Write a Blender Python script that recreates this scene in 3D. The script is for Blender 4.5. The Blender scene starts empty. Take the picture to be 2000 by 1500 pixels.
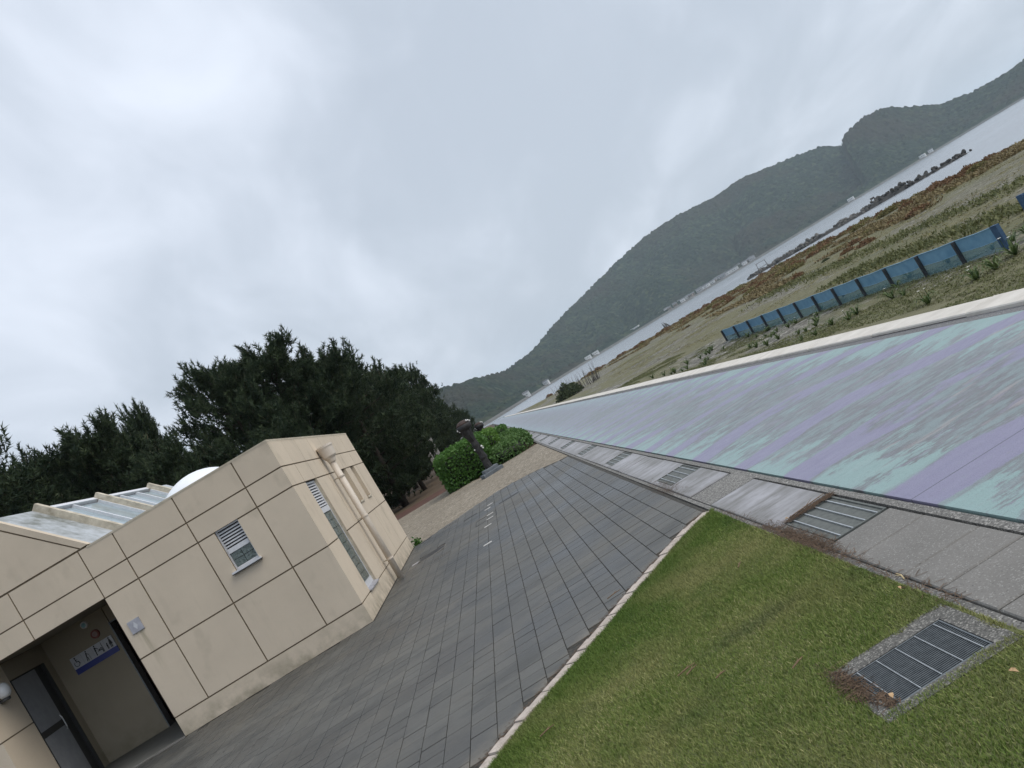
import bpy, math, random
import numpy as np
from mathutils import Matrix, Vector
random.seed(7); RNG = np.random.default_rng(11)
R = math.radians
sc = bpy.context.scene
COL = sc.collection

# ------------------------------------------------------------------ camera
F_PX, H_CAM = 1600.0, 1.6
ROLL, PITCH, YAW = R(31.1), R(1.2145), R(-3.1007)
def cam_dir(x, y, z):                       # levelled camera axes (right, forward, up) -> world
    f2 = y*math.cos(PITCH) - z*math.sin(PITCH); u2 = y*math.sin(PITCH) + z*math.cos(PITCH)
    return Vector((x*math.cos(YAW) - f2*math.sin(YAW), x*math.sin(YAW) + f2*math.cos(YAW), u2))
c_, s_ = math.cos(ROLL), math.sin(ROLL)
ax = cam_dir(c_, 0, -s_); ay = cam_dir(s_, 0, c_) * 1.0; az = -cam_dir(0, 1, 0)
ay = az.cross(ax)
cam = bpy.data.cameras.new('camera'); cam_o = bpy.data.objects.new('camera', cam); COL.objects.link(cam_o)
cam.sensor_width = 36; cam.lens = F_PX/2000*36; cam.clip_start = 0.05; cam.clip_end = 30000
cam_o.matrix_world = Matrix(((ax.x, ay.x, az.x, 0), (ax.y, ay.y, az.y, 0), (ax.z, ay.z, az.z, H_CAM), (0, 0, 0, 1)))
sc.camera = cam_o
sc.cycles.use_denoising = True
sc.cycles.max_bounces = 6; sc.cycles.volume_bounces = 1; sc.cycles.transparent_max_bounces = 12
sc.cycles.caustics_reflective = False; sc.cycles.caustics_refractive = False

# ------------------------------------------------------------------ sky, sun, exposure
SUN_EL, SUN_AZ = R(50), R(112)               # azimuth from +Y towards +X
w = bpy.data.worlds.new('World'); sc.world = w; w.use_nodes = True
nt = w.node_tree; N = nt.nodes; Lk = nt.links; N.clear()
out = N.new('ShaderNodeOutputWorld'); bg = N.new('ShaderNodeBackground'); bg.inputs[1].default_value = 0.1
sky = N.new('ShaderNodeTexSky'); sky.sky_type = 'NISHITA'; sky.sun_disc = False
sky.sun_elevation = SUN_EL; sky.sun_rotation = SUN_AZ; sky.air_density = 1.5; sky.dust_density = 4
tc = N.new('ShaderNodeTexCoord'); sep = N.new('ShaderNodeSeparateXYZ'); Lk.new(tc.outputs['Generated'], sep.inputs[0])
def wm(op, a, b=None, c=None):
    m = N.new('ShaderNodeMath'); m.operation = op
    for i, v in enumerate((a, b, c)):
        if v is None: continue
        if isinstance(v, (int, float)): m.inputs[i].default_value = v
        else: Lk.new(v, m.inputs[i])
    return m.outputs[0]
zz = wm('ADD', wm('ABSOLUTE', sep.outputs[2]), 0.45)
cmb = N.new('ShaderNodeCombineXYZ'); Lk.new(wm('DIVIDE', sep.outputs[0], zz), cmb.inputs[0]); Lk.new(wm('DIVIDE', sep.outputs[1], zz), cmb.inputs[1])
def wnoise(scale, detail, rough, loc):
    mp = N.new('ShaderNodeMapping'); mp.inputs['Location'].default_value = loc; mp.inputs['Scale'].default_value = (1, 0.55, 1); mp.inputs['Rotation'].default_value = (0, 0, R(-25))
    Lk.new(cmb.outputs[0], mp.inputs[0])
    n = N.new('ShaderNodeTexNoise'); n.inputs['Scale'].default_value = scale; n.inputs['Detail'].default_value = detail; n.inputs['Roughness'].default_value = rough
    n.inputs['Distortion'].default_value = 0.4
    Lk.new(mp.outputs[0], n.inputs['Vector']); return n.outputs['Fac']
n1 = wnoise(1.1, 3, 0.42, (3.1, 1.7, 0)); n2 = wnoise(5.5, 4, 0.5, (8.3, 4.1, 0))
mixn = wm('ADD', wm('MULTIPLY', n1, 0.60), wm('MULTIPLY', n2, 0.40))
ramp = N.new('ShaderNodeValToRGB'); cr = ramp.color_ramp; cr.interpolation = 'EASE'
cr.elements[0].position = 0.38; cr.elements[0].color = (0.45, 0.505, 0.585, 1)
cr.elements[1].position = 0.70; cr.elements[1].color = (0.725, 0.78, 0.88, 1)
Lk.new(mixn, ramp.inputs[0])
sca = N.new('ShaderNodeVectorMath'); sca.operation = 'SCALE'; sca.inputs['Scale'].default_value = 10.0; Lk.new(ramp.outputs[0], sca.inputs[0])
mx = N.new('ShaderNodeMixRGB'); mx.inputs[0].default_value = 0.94; Lk.new(sky.outputs[0], mx.inputs[1]); Lk.new(sca.outputs[0], mx.inputs[2])
Lk.new(mx.outputs[0], bg.inputs[0]); Lk.new(bg.outputs[0], out.inputs[0])
sun = bpy.data.lights.new('sun', 'SUN'); sun.energy = 1.5; sun.angle = R(40); sun.color = (1.0, 0.93, 0.83)
sun_o = bpy.data.objects.new('sun', sun); COL.objects.link(sun_o)
sd = Vector((math.cos(SUN_EL)*math.sin(SUN_AZ), math.cos(SUN_EL)*math.cos(SUN_AZ), math.sin(SUN_EL)))
sun_o.rotation_euler = sd.to_track_quat('Z', 'Y').to_euler(); sun_o.location = (20, 10, 40)
sc.view_settings.view_transform = 'Standard'; sc.view_settings.look = 'None'; sc.view_settings.exposure = 0.36; sc.view_settings.gamma = 1.0

# ------------------------------------------------------------------ helpers: materials
class NT:
    def __init__(s, name):
        s.m = bpy.data.materials.new(name); s.m.use_nodes = True
        s.t = s.m.node_tree; s.t.nodes.clear()
        s.out = s.n('ShaderNodeOutputMaterial'); s.p = s.n('ShaderNodeBsdfPrincipled'); s.l(s.p.outputs[0], s.out.inputs[0])
        s.geo = s.n('ShaderNodeNewGeometry')
    def n(s, t): return s.t.nodes.new(t)
    def l(s, a, b): s.t.links.new(a, b)
    def set(s, sock, v):
        if isinstance(v, bpy.types.NodeSocket): s.l(v, sock)
        else: sock.default_value = v
    def math(s, op, a, b=None, clamp=False):
        m = s.n('ShaderNodeMath'); m.operation = op; m.use_clamp = clamp
        s.set(m.inputs[0], a)
        if b is not None: s.set(m.inputs[1], b)
        return m.outputs[0]
    def pos(s, coords='world'):
        if coords == 'world': return s.geo.outputs['Position']
        if not hasattr(s, 'tc'): s.tc = s.n('ShaderNodeTexCoord')
        return s.tc.outputs['Object']
    def map(s, v, scale=(1, 1, 1), loc=(0, 0, 0), rot=(0, 0, 0)):
        m = s.n('ShaderNodeMapping'); m.inputs['Scale'].default_value = scale; m.inputs['Location'].default_value = loc; m.inputs['Rotation'].default_value = rot
        s.l(v, m.inputs[0]); return m.outputs[0]
    def noise(s, scale, detail=4, rough=0.55, vec=None, dist=0.0):
        n = s.n('ShaderNodeTexNoise'); n.inputs['Scale'].default_value = scale; n.inputs['Detail'].default_value = detail
        n.inputs['Roughness'].default_value = rough; n.inputs['Distortion'].default_value = dist
        s.l(vec if vec is not None else s.pos(), n.inputs['Vector']); return n.outputs['Fac']
    def voro(s, scale, vec=None, out='Distance', feature='F1', rnd=1.0):
        n = s.n('ShaderNodeTexVoronoi'); n.feature = feature; n.inputs['Scale'].default_value = scale; n.inputs['Randomness'].default_value = rnd
        s.l(vec if vec is not None else s.pos(), n.inputs['Vector']); return n.outputs[out]
    def ramp(s, fac, stops, interp='LINEAR'):
        r = s.n('ShaderNodeValToRGB'); r.color_ramp.interpolation = interp; e = r.color_ramp.elements
        while len(e) < len(stops): e.new(0.5)
        for i, (p, c) in enumerate(stops):
            e[i].position = p; e[i].color = (c, c, c, 1) if isinstance(c, (int, float)) else (*c, 1)
        s.l(fac, r.inputs[0]); return r.outputs[0]
    def mix(s, fac, a, b, mode='MIX'):
        m = s.n('ShaderNodeMixRGB'); m.blend_type = mode
        s.set(m.inputs[0], fac)
        for k, v in ((1, a), (2, b)):
            if isinstance(v, tuple): m.inputs[k].default_value = (*v, 1)
            elif isinstance(v, (int, float)): m.inputs[k].default_value = (v, v, v, 1)
            else: s.l(v, m.inputs[k])
        return m.outputs[0]
    def fin(s, color=None, rough=0.8, bump=None, bstr=0.3, bdist=0.01, metal=0.0, spec=None, **kw):
        if color is not None:
            if isinstance(color, tuple): s.p.inputs['Base Color'].default_value = (*color, 1)
            else: s.l(color, s.p.inputs['Base Color'])
        s.set(s.p.inputs['Roughness'], rough); s.p.inputs['Metallic'].default_value = metal
        if spec is not None: s.p.inputs['Specular IOR Level'].default_value = spec
        if bump is not None:
            b = s.n('ShaderNodeBump'); b.inputs['Strength'].default_value = bstr; b.inputs['Distance'].default_value = bdist
            s.l(bump, b.inputs['Height']); s.l(b.outputs[0], s.p.inputs['Normal'])
        for k, v in kw.items(): s.set(s.p.inputs[k], v)
        return s.m
    def attr(s, name='tint'):
        a = s.n('ShaderNodeAttribute'); a.attribute_name = name; return a.outputs['Fac']
    def objrand(s):
        return s.n('ShaderNodeObjectInfo').outputs['Random']
    def rnd(s):                                   # per-piece random, whether a separate piece or one of a joined set
        return s.math('FRACT', s.math('ADD', s.objrand(), s.attr()))

def simple(name, c1, c2, scale=8, rough=0.8, bump=0.2, detail=5, coords='world', stretch=(1, 1, 1), bd=0.005, **kw):
    t = NT(name); v = t.map(t.pos(coords), stretch)
    f = t.noise(scale, detail, 0.6, v)
    col = t.ramp(f, [(0.3, c1), (0.7, c2)])
    return t.fin(col, rough, t.noise(scale*6, 3, 0.6, v) if bump else None, bump, bd, **kw)

M = {}
# building
def plaster(name, c, stain=(0.16, 0.145, 0.09)):
    t = NT(name); P = t.pos()
    a = t.noise(1.3, 5, 0.6, P); g = t.noise(140, 2, 0.5, P)
    col = t.mix(t.ramp(a, [(0.35, 0.0), (0.75, 1.0)]), c, tuple(x*0.88 for x in c))
    col = t.mix(t.math('MULTIPLY', t.ramp(g, [(0.45, 0.0), (0.7, 1.0)]), 0.22), col, tuple(x*0.6 for x in c))
    blot = t.ramp(t.noise(2.3, 3, 0.5, t.map(P, (1, 1, 0.7))), [(0.60, 0.0), (0.75, 1.0)])
    streak = t.ramp(t.noise(7, 4, 0.6, t.map(P, (1, 1, 0.12))), [(0.55, 0.0), (0.8, 1.0)])
    pr_ = t.math('FRACT', t.math('MULTIPLY', t.objrand(), 7.31)); col = t.mix(t.math('MULTIPLY', pr_, 0.10), col, tuple(x*0.72 for x in c))
    col = t.mix(t.math('MULTIPLY', blot, 0.24), col, stain)
    col = t.mix(t.math('MULTIPLY', t.math('MULTIPLY', streak, a), 0.22), col, stain)
    sp = t.n('ShaderNodeSeparateXYZ'); t.l(P, sp.inputs[0])            # splash dirt at the foot of the wall
    foot = t.math('MULTIPLY', t.math('SUBTRACT', 1.0, t.math('DIVIDE', sp.outputs[2], 0.34), True), t.ramp(t.noise(5, 4, 0.6, P), [(0.35, 0.0), (0.7, 1.0)]))
    col = t.mix(t.math('MULTIPLY', foot, 0.8), col, (0.17, 0.155, 0.10))
    dm = t.math('MULTIPLY', t.math('SUBTRACT', 1.0, t.math('DIVIDE', t.math('ABSOLUTE', t.math('ADD', sp.outputs[0], 5.55)), 0.11), True), t.ramp(sp.outputs[2], [(0.95, 0.0), (1.0, 1.0)]) if False else t.math('MULTIPLY', t.math('GREATER_THAN', sp.outputs[2], 0.75), t.math('LESS_THAN', sp.outputs[2], 1.58)))   # rain drips under the metal plate
    dm = t.math('MULTIPLY', dm, t.math('DIVIDE', t.math('SUBTRACT', sp.outputs[2], 0.75), 0.83, True))
    col = t.mix(t.math('MULTIPLY', dm, t.ramp(t.noise(16, 4, 0.6, t.map(P, (1, 1, 0.08))), [(0.4, 0.0), (0.62, 0.55)])), col, (0.20, 0.18, 0.10))
    return t.fin(col, 0.85, g, 0.35, 0.004)
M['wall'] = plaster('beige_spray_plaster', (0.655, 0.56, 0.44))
M['joint'] = simple('brown_joint_sealant', (0.13, 0.10, 0.065), (0.21, 0.165, 0.11), 5, 0.9, 0.0)
M['cap'] = simple('weathered_coping', (0.42, 0.37, 0.28), (0.58, 0.52, 0.42), 9, 0.85, 0.3)
M['fin'] = simple('weathered_roof_upstand', (0.34, 0.30, 0.23), (0.66, 0.60, 0.49), 7, 0.85, 0.3)
M['flatroof'] = simple('flat_roof_membrane', (0.25, 0.25, 0.24), (0.36, 0.36, 0.35), 4, 0.8, 0.1)
t = NT('mottled_grey_roof_sheet'); a = t.noise(5, 5, 0.65); b = t.noise(1.2, 3, 0.5)
M['greyroof'] = t.fin(t.mix(t.ramp(t.math('MULTIPLY', a, b), [(0.2, 0.0), (0.42, 1.0)]), (0.44, 0.47, 0.50), (0.16, 0.17, 0.15)), 0.5, a, 0.1, 0.004)
M['white_dome'] = simple('white_acrylic_dome', (0.80, 0.83, 0.86), (0.86, 0.88, 0.9), 3, 0.3, 0.0)
t = NT('skylight_glass'); M['skyglass'] = t.fin(t.ramp(t.noise(6, 4), [(0.4, (0.30, 0.37, 0.41)), (0.75, (0.20, 0.25, 0.27))]), 0.12, spec=0.8)
t = NT('glass_block'); M['glassblock'] = t.fin(t.ramp(t.noise(30, 3), [(0.3, (0.04, 0.06, 0.058)), (0.7, (0.15, 0.19, 0.18))]), 0.12, t.noise(25, 2), 0.4, 0.01, spec=0.8)
M['alu'] = simple('pale_aluminium', (0.60, 0.61, 0.64), (0.72, 0.73, 0.76), 20, 0.4, 0.05, metal=0.1)
M['alu_dark'] = simple('dark_window_void', (0.012, 0.013, 0.015), (0.025, 0.025, 0.025), 10, 0.6, 0.0)
M['pipe'] = simple('cream_pvc_pipe', (0.60, 0.53, 0.45), (0.68, 0.61, 0.53), 6, 0.5, 0.0)
M['innerwall'] = plaster('shaded_inner_plaster', (0.36, 0.31, 0.23))  # darker copy of the wall plaster, the recess shade put into its colour
M['soffit'] = simple('soffit_boards', (0.16, 0.14, 0.11), (0.21, 0.19, 0.15), 6, 0.9, 0.1)
M['greydoor'] = simple('grey_painted_door', (0.25, 0.26, 0.28), (0.31, 0.32, 0.34), 8, 0.5, 0.05)
M['darkframe'] = simple('dark_door_frame', (0.035, 0.035, 0.035), (0.05, 0.05, 0.05), 8, 0.5, 0.0)
M['purpledoor'] = simple('mauve_brown_door', (0.30, 0.20, 0.185), (0.36, 0.25, 0.23), 8, 0.6, 0.0)
M['floor_in'] = simple('grey_entry_tile', (0.11, 0.11, 0.10), (0.15, 0.15, 0.14), 6, 0.6, 0.1)
M['sign_white'] = simple('sign_white', (0.50, 0.51, 0.54), (0.56, 0.57, 0.60), 20, 0.4, 0.0)
M['sign_blue'] = simple('sign_navy', (0.03, 0.045, 0.22), (0.04, 0.055, 0.26), 20, 0.4, 0.0)
M['sign_black'] = simple('sign_black', (0.015, 0.015, 0.02), (0.02, 0.02, 0.025), 20, 0.5, 0.0)
M['cyan'] = simple('pale_cyan_plastic', (0.28, 0.52, 0.58), (0.36, 0.62, 0.68), 20, 0.3, 0.0)
M['red'] = simple('dull_red_plastic', (0.20, 0.05, 0.035), (0.25, 0.07, 0.05), 20, 0.4, 0.0)
M['lampwhite'] = simple('opal_lamp_glass', (0.7, 0.7, 0.7), (0.78, 0.78, 0.78), 10, 0.25, 0.0)
t = NT('brushed_plate'); M['plate'] = t.fin(t.ramp(t.noise(9, 3), [(0.35, (0.36, 0.36, 0.40)), (0.65, (0.48, 0.48, 0.52))]), 0.35, metal=0.4)

# ground
t = NT('grey_paver'); P = t.pos(); r = t.rnd()
streak = t.noise(26, 4, 0.65, t.map(P, (0.18, 1, 1))); spk = t.noise(170, 2, 0.6, P); big = t.noise(0.55, 4, 0.55, P)
c = t.mix(streak, (0.047, 0.048, 0.044), (0.117, 0.116, 0.106))
c = t.mix(t.math('MULTIPLY', r, 0.30), c, (0.160, 0.156, 0.14))
c = t.mix(t.ramp(big, [(0.42, 0.0), (0.60, 0.62)]), c, (0.036, 0.038, 0.040))
dirt = t.ramp(t.noise(1.1, 5, 0.62, t.map(P, loc=(4, 9, 0))), [(0.5, 0.0), (0.68, 0.5)]); c = t.mix(dirt, c, (0.125, 0.115, 0.095))
pat = t.ramp(t.noise(2.6, 4, 0.6, t.map(P, (0.5, 1, 1), (1, 5, 0))), [(0.52, 0.0), (0.62, 0.55)]); c = t.mix(pat, c, (0.045, 0.047, 0.046))
sp2 = t.n('ShaderNodeSeparateXYZ'); t.l(P, sp2.inputs[0])
kd = t.math('SUBTRACT', t.math('MULTIPLY', t.math('SUBTRACT', sp2.outputs[1], 5.63), 0.70), t.math('MULTIPLY', sp2.outputs[0], 0.715))   # metres from the edging stones
kd = t.math('ADD', kd, t.math('MULTIPLY', t.math('SUBTRACT', t.noise(3.5, 5, 0.65), 0.5), 0.55))
c = t.mix(t.ramp(kd, [(0.0, 0.8), (0.16, 0.0)]), c, (0.15, 0.135, 0.11))
c = t.mix(t.ramp(spk, [(0.62, 0.0), (0.75, 0.5)]), c, (0.24, 0.24, 0.225))
M['paver'] = t.fin(c, t.ramp(big, [(0.4, 0.62), (0.62, 0.38)]), t.math('ADD', streak, t.math('MULTIPLY', spk, 0.5)), 0.5, 0.006)
M['grout'] = simple('dark_paving_bed', (0.018, 0.018, 0.016), (0.075, 0.07, 0.06), 30, 0.95, 0.3)
def gravel(name, cs, sc1=38):
    t = NT(name); P = t.pos(); cell = t.voro(sc1, P, 'Color'); d = t.voro(sc1, P)
    sx = t.n('ShaderNodeSeparateColor'); t.l(cell, sx.inputs[0])
    c = t.ramp(sx.outputs[0], [(0.0, cs[0]), (0.4, cs[1]), (0.75, cs[2]), (1.0, cs[3])])
    c = t.mix(t.ramp(t.noise(0.5, 4), [(0.35, 0.0), (0.7, 0.4)]), c, tuple(x*0.6 for x in cs[1]))
    return t.fin(c, 0.85, d, -0.8, 0.01)
M['gravel'] = gravel('beige_gravel', [(0.12, 0.098, 0.07), (0.21, 0.175, 0.125), (0.28, 0.24, 0.185), (0.42, 0.38, 0.31)], 22)
M['litter'] = simple('pine_needle_floor', (0.05, 0.032, 0.018), (0.12, 0.08, 0.042), 1.1, 0.95, 0.5)
M['litter_red'] = simple('rust_needle_floor', (0.055, 0.024, 0.016), (0.115, 0.05, 0.033), 2.2, 0.95, 0.5)
M['soil'] = simple('lawn_soil', (0.075, 0.095, 0.03), (0.15, 0.155, 0.065), 9, 0.95, 0.4)
t = NT('pitted_concrete'); P = t.pos(); a = t.noise(2.2, 5, 0.6); ag = t.voro(170, P, 'Color'); sx = t.n('ShaderNodeSeparateColor'); t.l(ag, sx.inputs[0])
c = t.mix(a, (0.115, 0.11, 0.10), (0.225, 0.215, 0.20)); c = t.mix(t.ramp(sx.outputs[0], [(0.86, 0.0), (0.98, 0.4)]), c, (0.42, 0.42, 0.40))
c = t.mix(t.ramp(t.noise(90, 2), [(0.6, 0.0), (0.75, 0.7)]), c, (0.05, 0.05, 0.05))
M['concrete'] = t.fin(c, 0.75, t.noise(70, 3), 0.4, 0.004)
M['dark_concrete'] = gravel('dirty_concrete', [(0.06, 0.058, 0.053), (0.10, 0.097, 0.09), (0.14, 0.137, 0.125), (0.34, 0.33, 0.3)], 160)
t = NT('worn_white_painted_concrete'); P = t.pos(); a = t.noise(1.6, 5, 0.65); s2 = t.noise(9, 4, 0.6, t.map(P, (0.25, 1, 1)))
sp = t.n('ShaderNodeSeparateXYZ'); t.l(P, sp.inputs[0])
edge = t.math('SUBTRACT', 1.0, t.math('MULTIPLY', t.math('ABSOLUTE', t.math('SUBTRACT', sp.outputs[0], 1.52)), 3.0), True)     # paint survives along the middle of the slabs
k = t.math('MULTIPLY', t.ramp(t.math('ADD', t.math('MULTIPLY', a, 0.6), t.math('MULTIPLY', s2, 0.4)), [(0.42, 0.0), (0.58, 1.0)]), t.math('POWER', edge, 0.5))
c = t.mix(k, (0.16, 0.155, 0.145), t.mix(s2, (0.25, 0.248, 0.265), (0.42, 0.415, 0.44)))
M['paintslab'] = t.fin(c, 0.5, t.noise(70, 3), 0.25, 0.004)
M['rough_edge'] = gravel('exposed_aggregate', [(0.07, 0.07, 0.065), (0.15, 0.145, 0.135), (0.20, 0.195, 0.185), (0.40, 0.39, 0.36)], 120)
M['asphalt'] = gravel('dark_asphalt', [(0.10, 0.10, 0.102), (0.14, 0.14, 0.145), (0.18, 0.18, 0.185), (0.26, 0.26, 0.26)], 110)
M['whitekerb'] = simple('pale_kerb_stone', (0.50, 0.47, 0.42), (0.66, 0.63, 0.58), 3, 0.75, 0.3)
M['pinkstone'] = simple('pinkish_edging_stone', (0.33, 0.28, 0.245), (0.54, 0.475, 0.42), 16, 0.85, 0.5)
M['crack'] = simple('dark_gap_dirt', (0.02, 0.017, 0.014), (0.05, 0.04, 0.03), 20, 0.95, 0.2)
M['galv'] = simple('galvanised_steel', (0.42, 0.44, 0.45), (0.60, 0.62, 0.63), 30, 0.42, 0.05, metal=0.7)
M['galv_dark'] = simple('dull_galvanised_bars', (0.12, 0.135, 0.145), (0.205, 0.225, 0.235), 30, 0.45, 0.05, metal=0.5)
M['sludge'] = simple('gutter_silt', (0.075, 0.083, 0.078), (0.135, 0.145, 0.135), 25, 0.7, 0.4)
M['pitdark'] = simple('pit_bottom', (0.012, 0.014, 0.022), (0.03, 0.034, 0.05), 6, 0.35, 0.1)
M['iron'] = simple('cast_iron_cover', (0.010, 0.010, 0.010), (0.026, 0.025, 0.023), 15, 0.55, 0.3)
M['white_paint'] = simple('white_road_paint', (0.42, 0.41, 0.39), (0.66, 0.65, 0.62), 15, 0.6, 0.0)

# painted promenade: worn purple and mint waves on grey concrete
t = NT('worn_painted_waves'); P = t.pos(); sp = t.n('ShaderNodeSeparateXYZ'); t.l(P, sp.inputs[0]); X, Y = sp.outputs[0], sp.outputs[1]
wob = t.math('MULTIPLY', t.math('SUBTRACT', t.noise(0.42, 2, 0.45, t.map(P, (1.25, 0.8, 1), (2.0, 0.4, 0))), 0.5), 2.3)
arch = t.math('MULTIPLY', t.math('POWER', t.math('SUBTRACT', X, 2.2), 2.0), 0.16)
v = t.math('DIVIDE', t.math('ADD', t.math('ADD', t.math('SUBTRACT', Y, 4.42), arch), t.math('MULTIPLY', wob, 0.62)), 1.46)
fr = t.math('FRACT', v)
fine = t.noise(7.5, 8, 0.72, t.map(P, (0.75, 1.5, 1))); fine2 = t.noise(2.3, 7, 0.68, t.map(P, (0.8, 1.6, 1), (5, 2, 0))); grain = t.noise(120, 2, 0.6)
brush = t.noise(11, 4, 0.6, t.map(P, (0.55, 3.0, 1))); lowp = t.noise(0.55, 2, 0.5, t.map(P, (1, 0.7, 1), (9, 3, 0)))
edgef = t.math('MINIMUM', t.math('ABSOLUTE', t.math('DIVIDE', t.math('SUBTRACT', X, 3.1), 1.15)), 1.1)                     # paint is best kept along both borders
band = t.ramp(t.math('ADD', fr, t.math('MULTIPLY', t.math('SUBTRACT', fine, 0.5), 0.10)), [(0.015, 0.0), (0.025, 1.0), (0.33, 1.0), (0.345, 0.0)])
pur = t.math('MULTIPLY', band, t.ramp(t.math('ADD', t.math('ADD', t.math('MULTIPLY', fine2, 0.5), t.math('MULTIPLY', lowp, 0.55)), t.math('MULTIPLY', edgef, 0.16)), [(0.50, 0.0), (0.56, 0.94)]))
mband = t.ramp(fr, [(0.33, 0.0), (0.37, 1.0), (0.97, 1.0), (0.995, 0.0)])
mint = t.math('MULTIPLY', mband, t.ramp(t.math('ADD', t.math('MULTIPLY', fine2, 0.62), t.math('ADD', t.math('MULTIPLY', fine, 0.32), t.math('ADD', t.math('MULTIPLY', edgef, 0.16), t.math('MULTIPLY', brush, 0.16)))), [(0.665, 0.0), (0.705, 0.92)]))
bei = t.ramp(t.noise(1.9, 6, 0.65, t.map(P, (0.6, 2.6, 1), (1, 8, 0))), [(0.58, 0.0), (0.64, 0.5)])
base = t.mix(brush, (0.088, 0.092, 0.094), (0.205, 0.207, 0.215)); base = t.mix(t.ramp(lowp, [(0.4, 0.0), (0.6, 0.35)]), base, (0.25, 0.275, 0.30)); wash = t.noise(4.5, 7, 0.7, t.map(P, (0.6, 1.7, 1), (3, 7, 0)))
base = t.mix(t.ramp(wash, [(0.47, 0.0), (0.56, 0.46)]), base, (0.25, 0.36, 0.37)); base = t.mix(t.ramp(wash, [(0.38, 0.5), (0.45, 0.0)]), base, (0.27, 0.26, 0.35)); base = t.mix(t.ramp(grain, [(0.6, 0.0), (0.72, 0.5)]), base, (0.05, 0.05, 0.052))
c = t.mix(bei, base, (0.36, 0.31, 0.30)); c = t.mix(t.math('MULTIPLY', mint, t.ramp(grain, [(0.3, 0.5), (0.5, 1.0)])), c, (0.25, 0.385, 0.37)); c = t.mix(pur, c, t.mix(fine2, (0.185, 0.175, 0.285), (0.265, 0.25, 0.36)))
c = t.mix(t.ramp(grain, [(0.45, 0.0), (0.7, 0.45)]), c, (0.09, 0.09, 0.10)); chip = t.ramp(t.noise(26, 5, 0.7, t.map(P, (0.6, 1.6, 1))), [(0.60, 0.0), (0.64, 0.75)]); c = t.mix(t.math('MULTIPLY', chip, t.ramp(fine2, [(0.42, 0.2), (0.6, 1.0)])), c, base)
jn = t.math('LESS_THAN', t.math('ABSOLUTE', t.math('SUBTRACT', t.math('FRACT', t.math('DIVIDE', t.math('ADD', Y, 1.35), 3.9)), 0.5)), 0.0012); c = t.mix(t.math('MULTIPLY', jn, 0.8), c, (0.03, 0.03, 0.032))      # slab joints
M['promenade'] = t.fin(c, t.ramp(fine, [(0.3, 0.30), (0.7, 0.46)]), grain, 0.22, 0.003)

# beach, sea, hills
t = NT('beach_pebbles_and_creepers'); P = t.pos(); sp = t.n('ShaderNodeSeparateXYZ'); t.l(P, sp.inputs[0])
cell = t.voro(4.5, P, 'Color'); sx = t.n('ShaderNodeSeparateColor'); t.l(cell, sx.inputs[0])
peb = t.ramp(sx.outputs[0], [(0.0, (0.075, 0.073, 0.066)), (0.5, (0.15, 0.142, 0.125)), (0.85, (0.235, 0.225, 0.195)), (1.0, (0.42, 0.40, 0.37))])
gr = t.mix(t.noise(1.7, 6, 0.75), (0.060, 0.064, 0.028), (0.22, 0.205, 0.10))
veg = t.ramp(t.noise(0.13, 6, 0.68, t.map(P, (1.3, 0.55, 1))), [(0.40, 0.0), (0.53, 0.9)])
far = t.math('DIVIDE', t.math('SUBTRACT', sp.outputs[0], 9.0), 34.0, True)
veg = t.math('MAXIMUM', veg, t.math('MULTIPLY', far, 0.55))
c = t.mix(veg, peb, gr)
c = t.mix(t.ramp(t.noise(0.10, 4, 0.6, t.map(P, (2.6, 0.5, 1), (4, 1, 0))), [(0.58, 0.0), (0.68, 0.5)]), c, (0.085, 0.10, 0.04))
c = t.mix(t.ramp(sp.outputs[0], [(0.0, 0.0)]), c, c)
M['beach'] = t.fin(c, 0.95, t.math('ADD', t.noise(3.0, 5, 0.7), t.math('MULTIPLY', sx.outputs[0], 0.4)), 1.0, 0.16)
t = NT('grey_sea'); P = t.pos()
M['sea'] = t.fin((0.26, 0.285, 0.31), t.ramp(t.noise(0.008, 3, 0.5, t.map(P, (1, 0.6, 1))), [(0.35, 0.20), (0.7, 0.27)]), t.math('ADD', t.noise(0.5, 4, 0.6, t.map(P, (1, 0.5, 1))), t.noise(3, 3, 0.5)), 0.25, 0.12)
t = NT('forested_slope'); P = t.pos(); sp = t.n('ShaderNodeSeparateXYZ'); t.l(P, sp.inputs[0])
cell = t.voro(0.11, P, 'Color'); sx = t.n('ShaderNodeSeparateColor'); t.l(cell, sx.inputs[0])
c = t.ramp(sx.outputs[0], [(0.0, (0.007, 0.016, 0.012)), (0.5, (0.013, 0.027, 0.018)), (0.85, (0.026, 0.043, 0.024)), (1.0, (0.055, 0.07, 0.038))])
c = t.mix(t.ramp(t.noise(0.0042, 5, 0.6), [(0.48, 0.0), (0.62, 0.75)]), c, (0.030, 0.027, 0.020))
c = t.mix(t.ramp(t.noise(0.011, 4, 0.6, t.map(P, loc=(300, 90, 0))), [(0.55, 0.0), (0.68, 0.6)]), c, (0.012, 0.024, 0.016))
M['hill'] = t.fin(c, 0.95, t.noise(0.15, 4, 0.6), 0.8, 3.0, spec=0.1)
M['shorerock'] = simple('grey_shore_strip', (0.07, 0.072, 0.07), (0.15, 0.148, 0.14), 0.15, 0.95, 0.3)
M['rock'] = simple('dark_breakwater_rock', (0.05, 0.05, 0.048), (0.16, 0.155, 0.145), 0.6, 0.9, 0.5, bd=0.05)
M['rock_dark'] = simple('wet_concrete_block', (0.028, 0.027, 0.026), (0.07, 0.067, 0.062), 0.6, 0.85, 0.5, bd=0.05)
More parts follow.
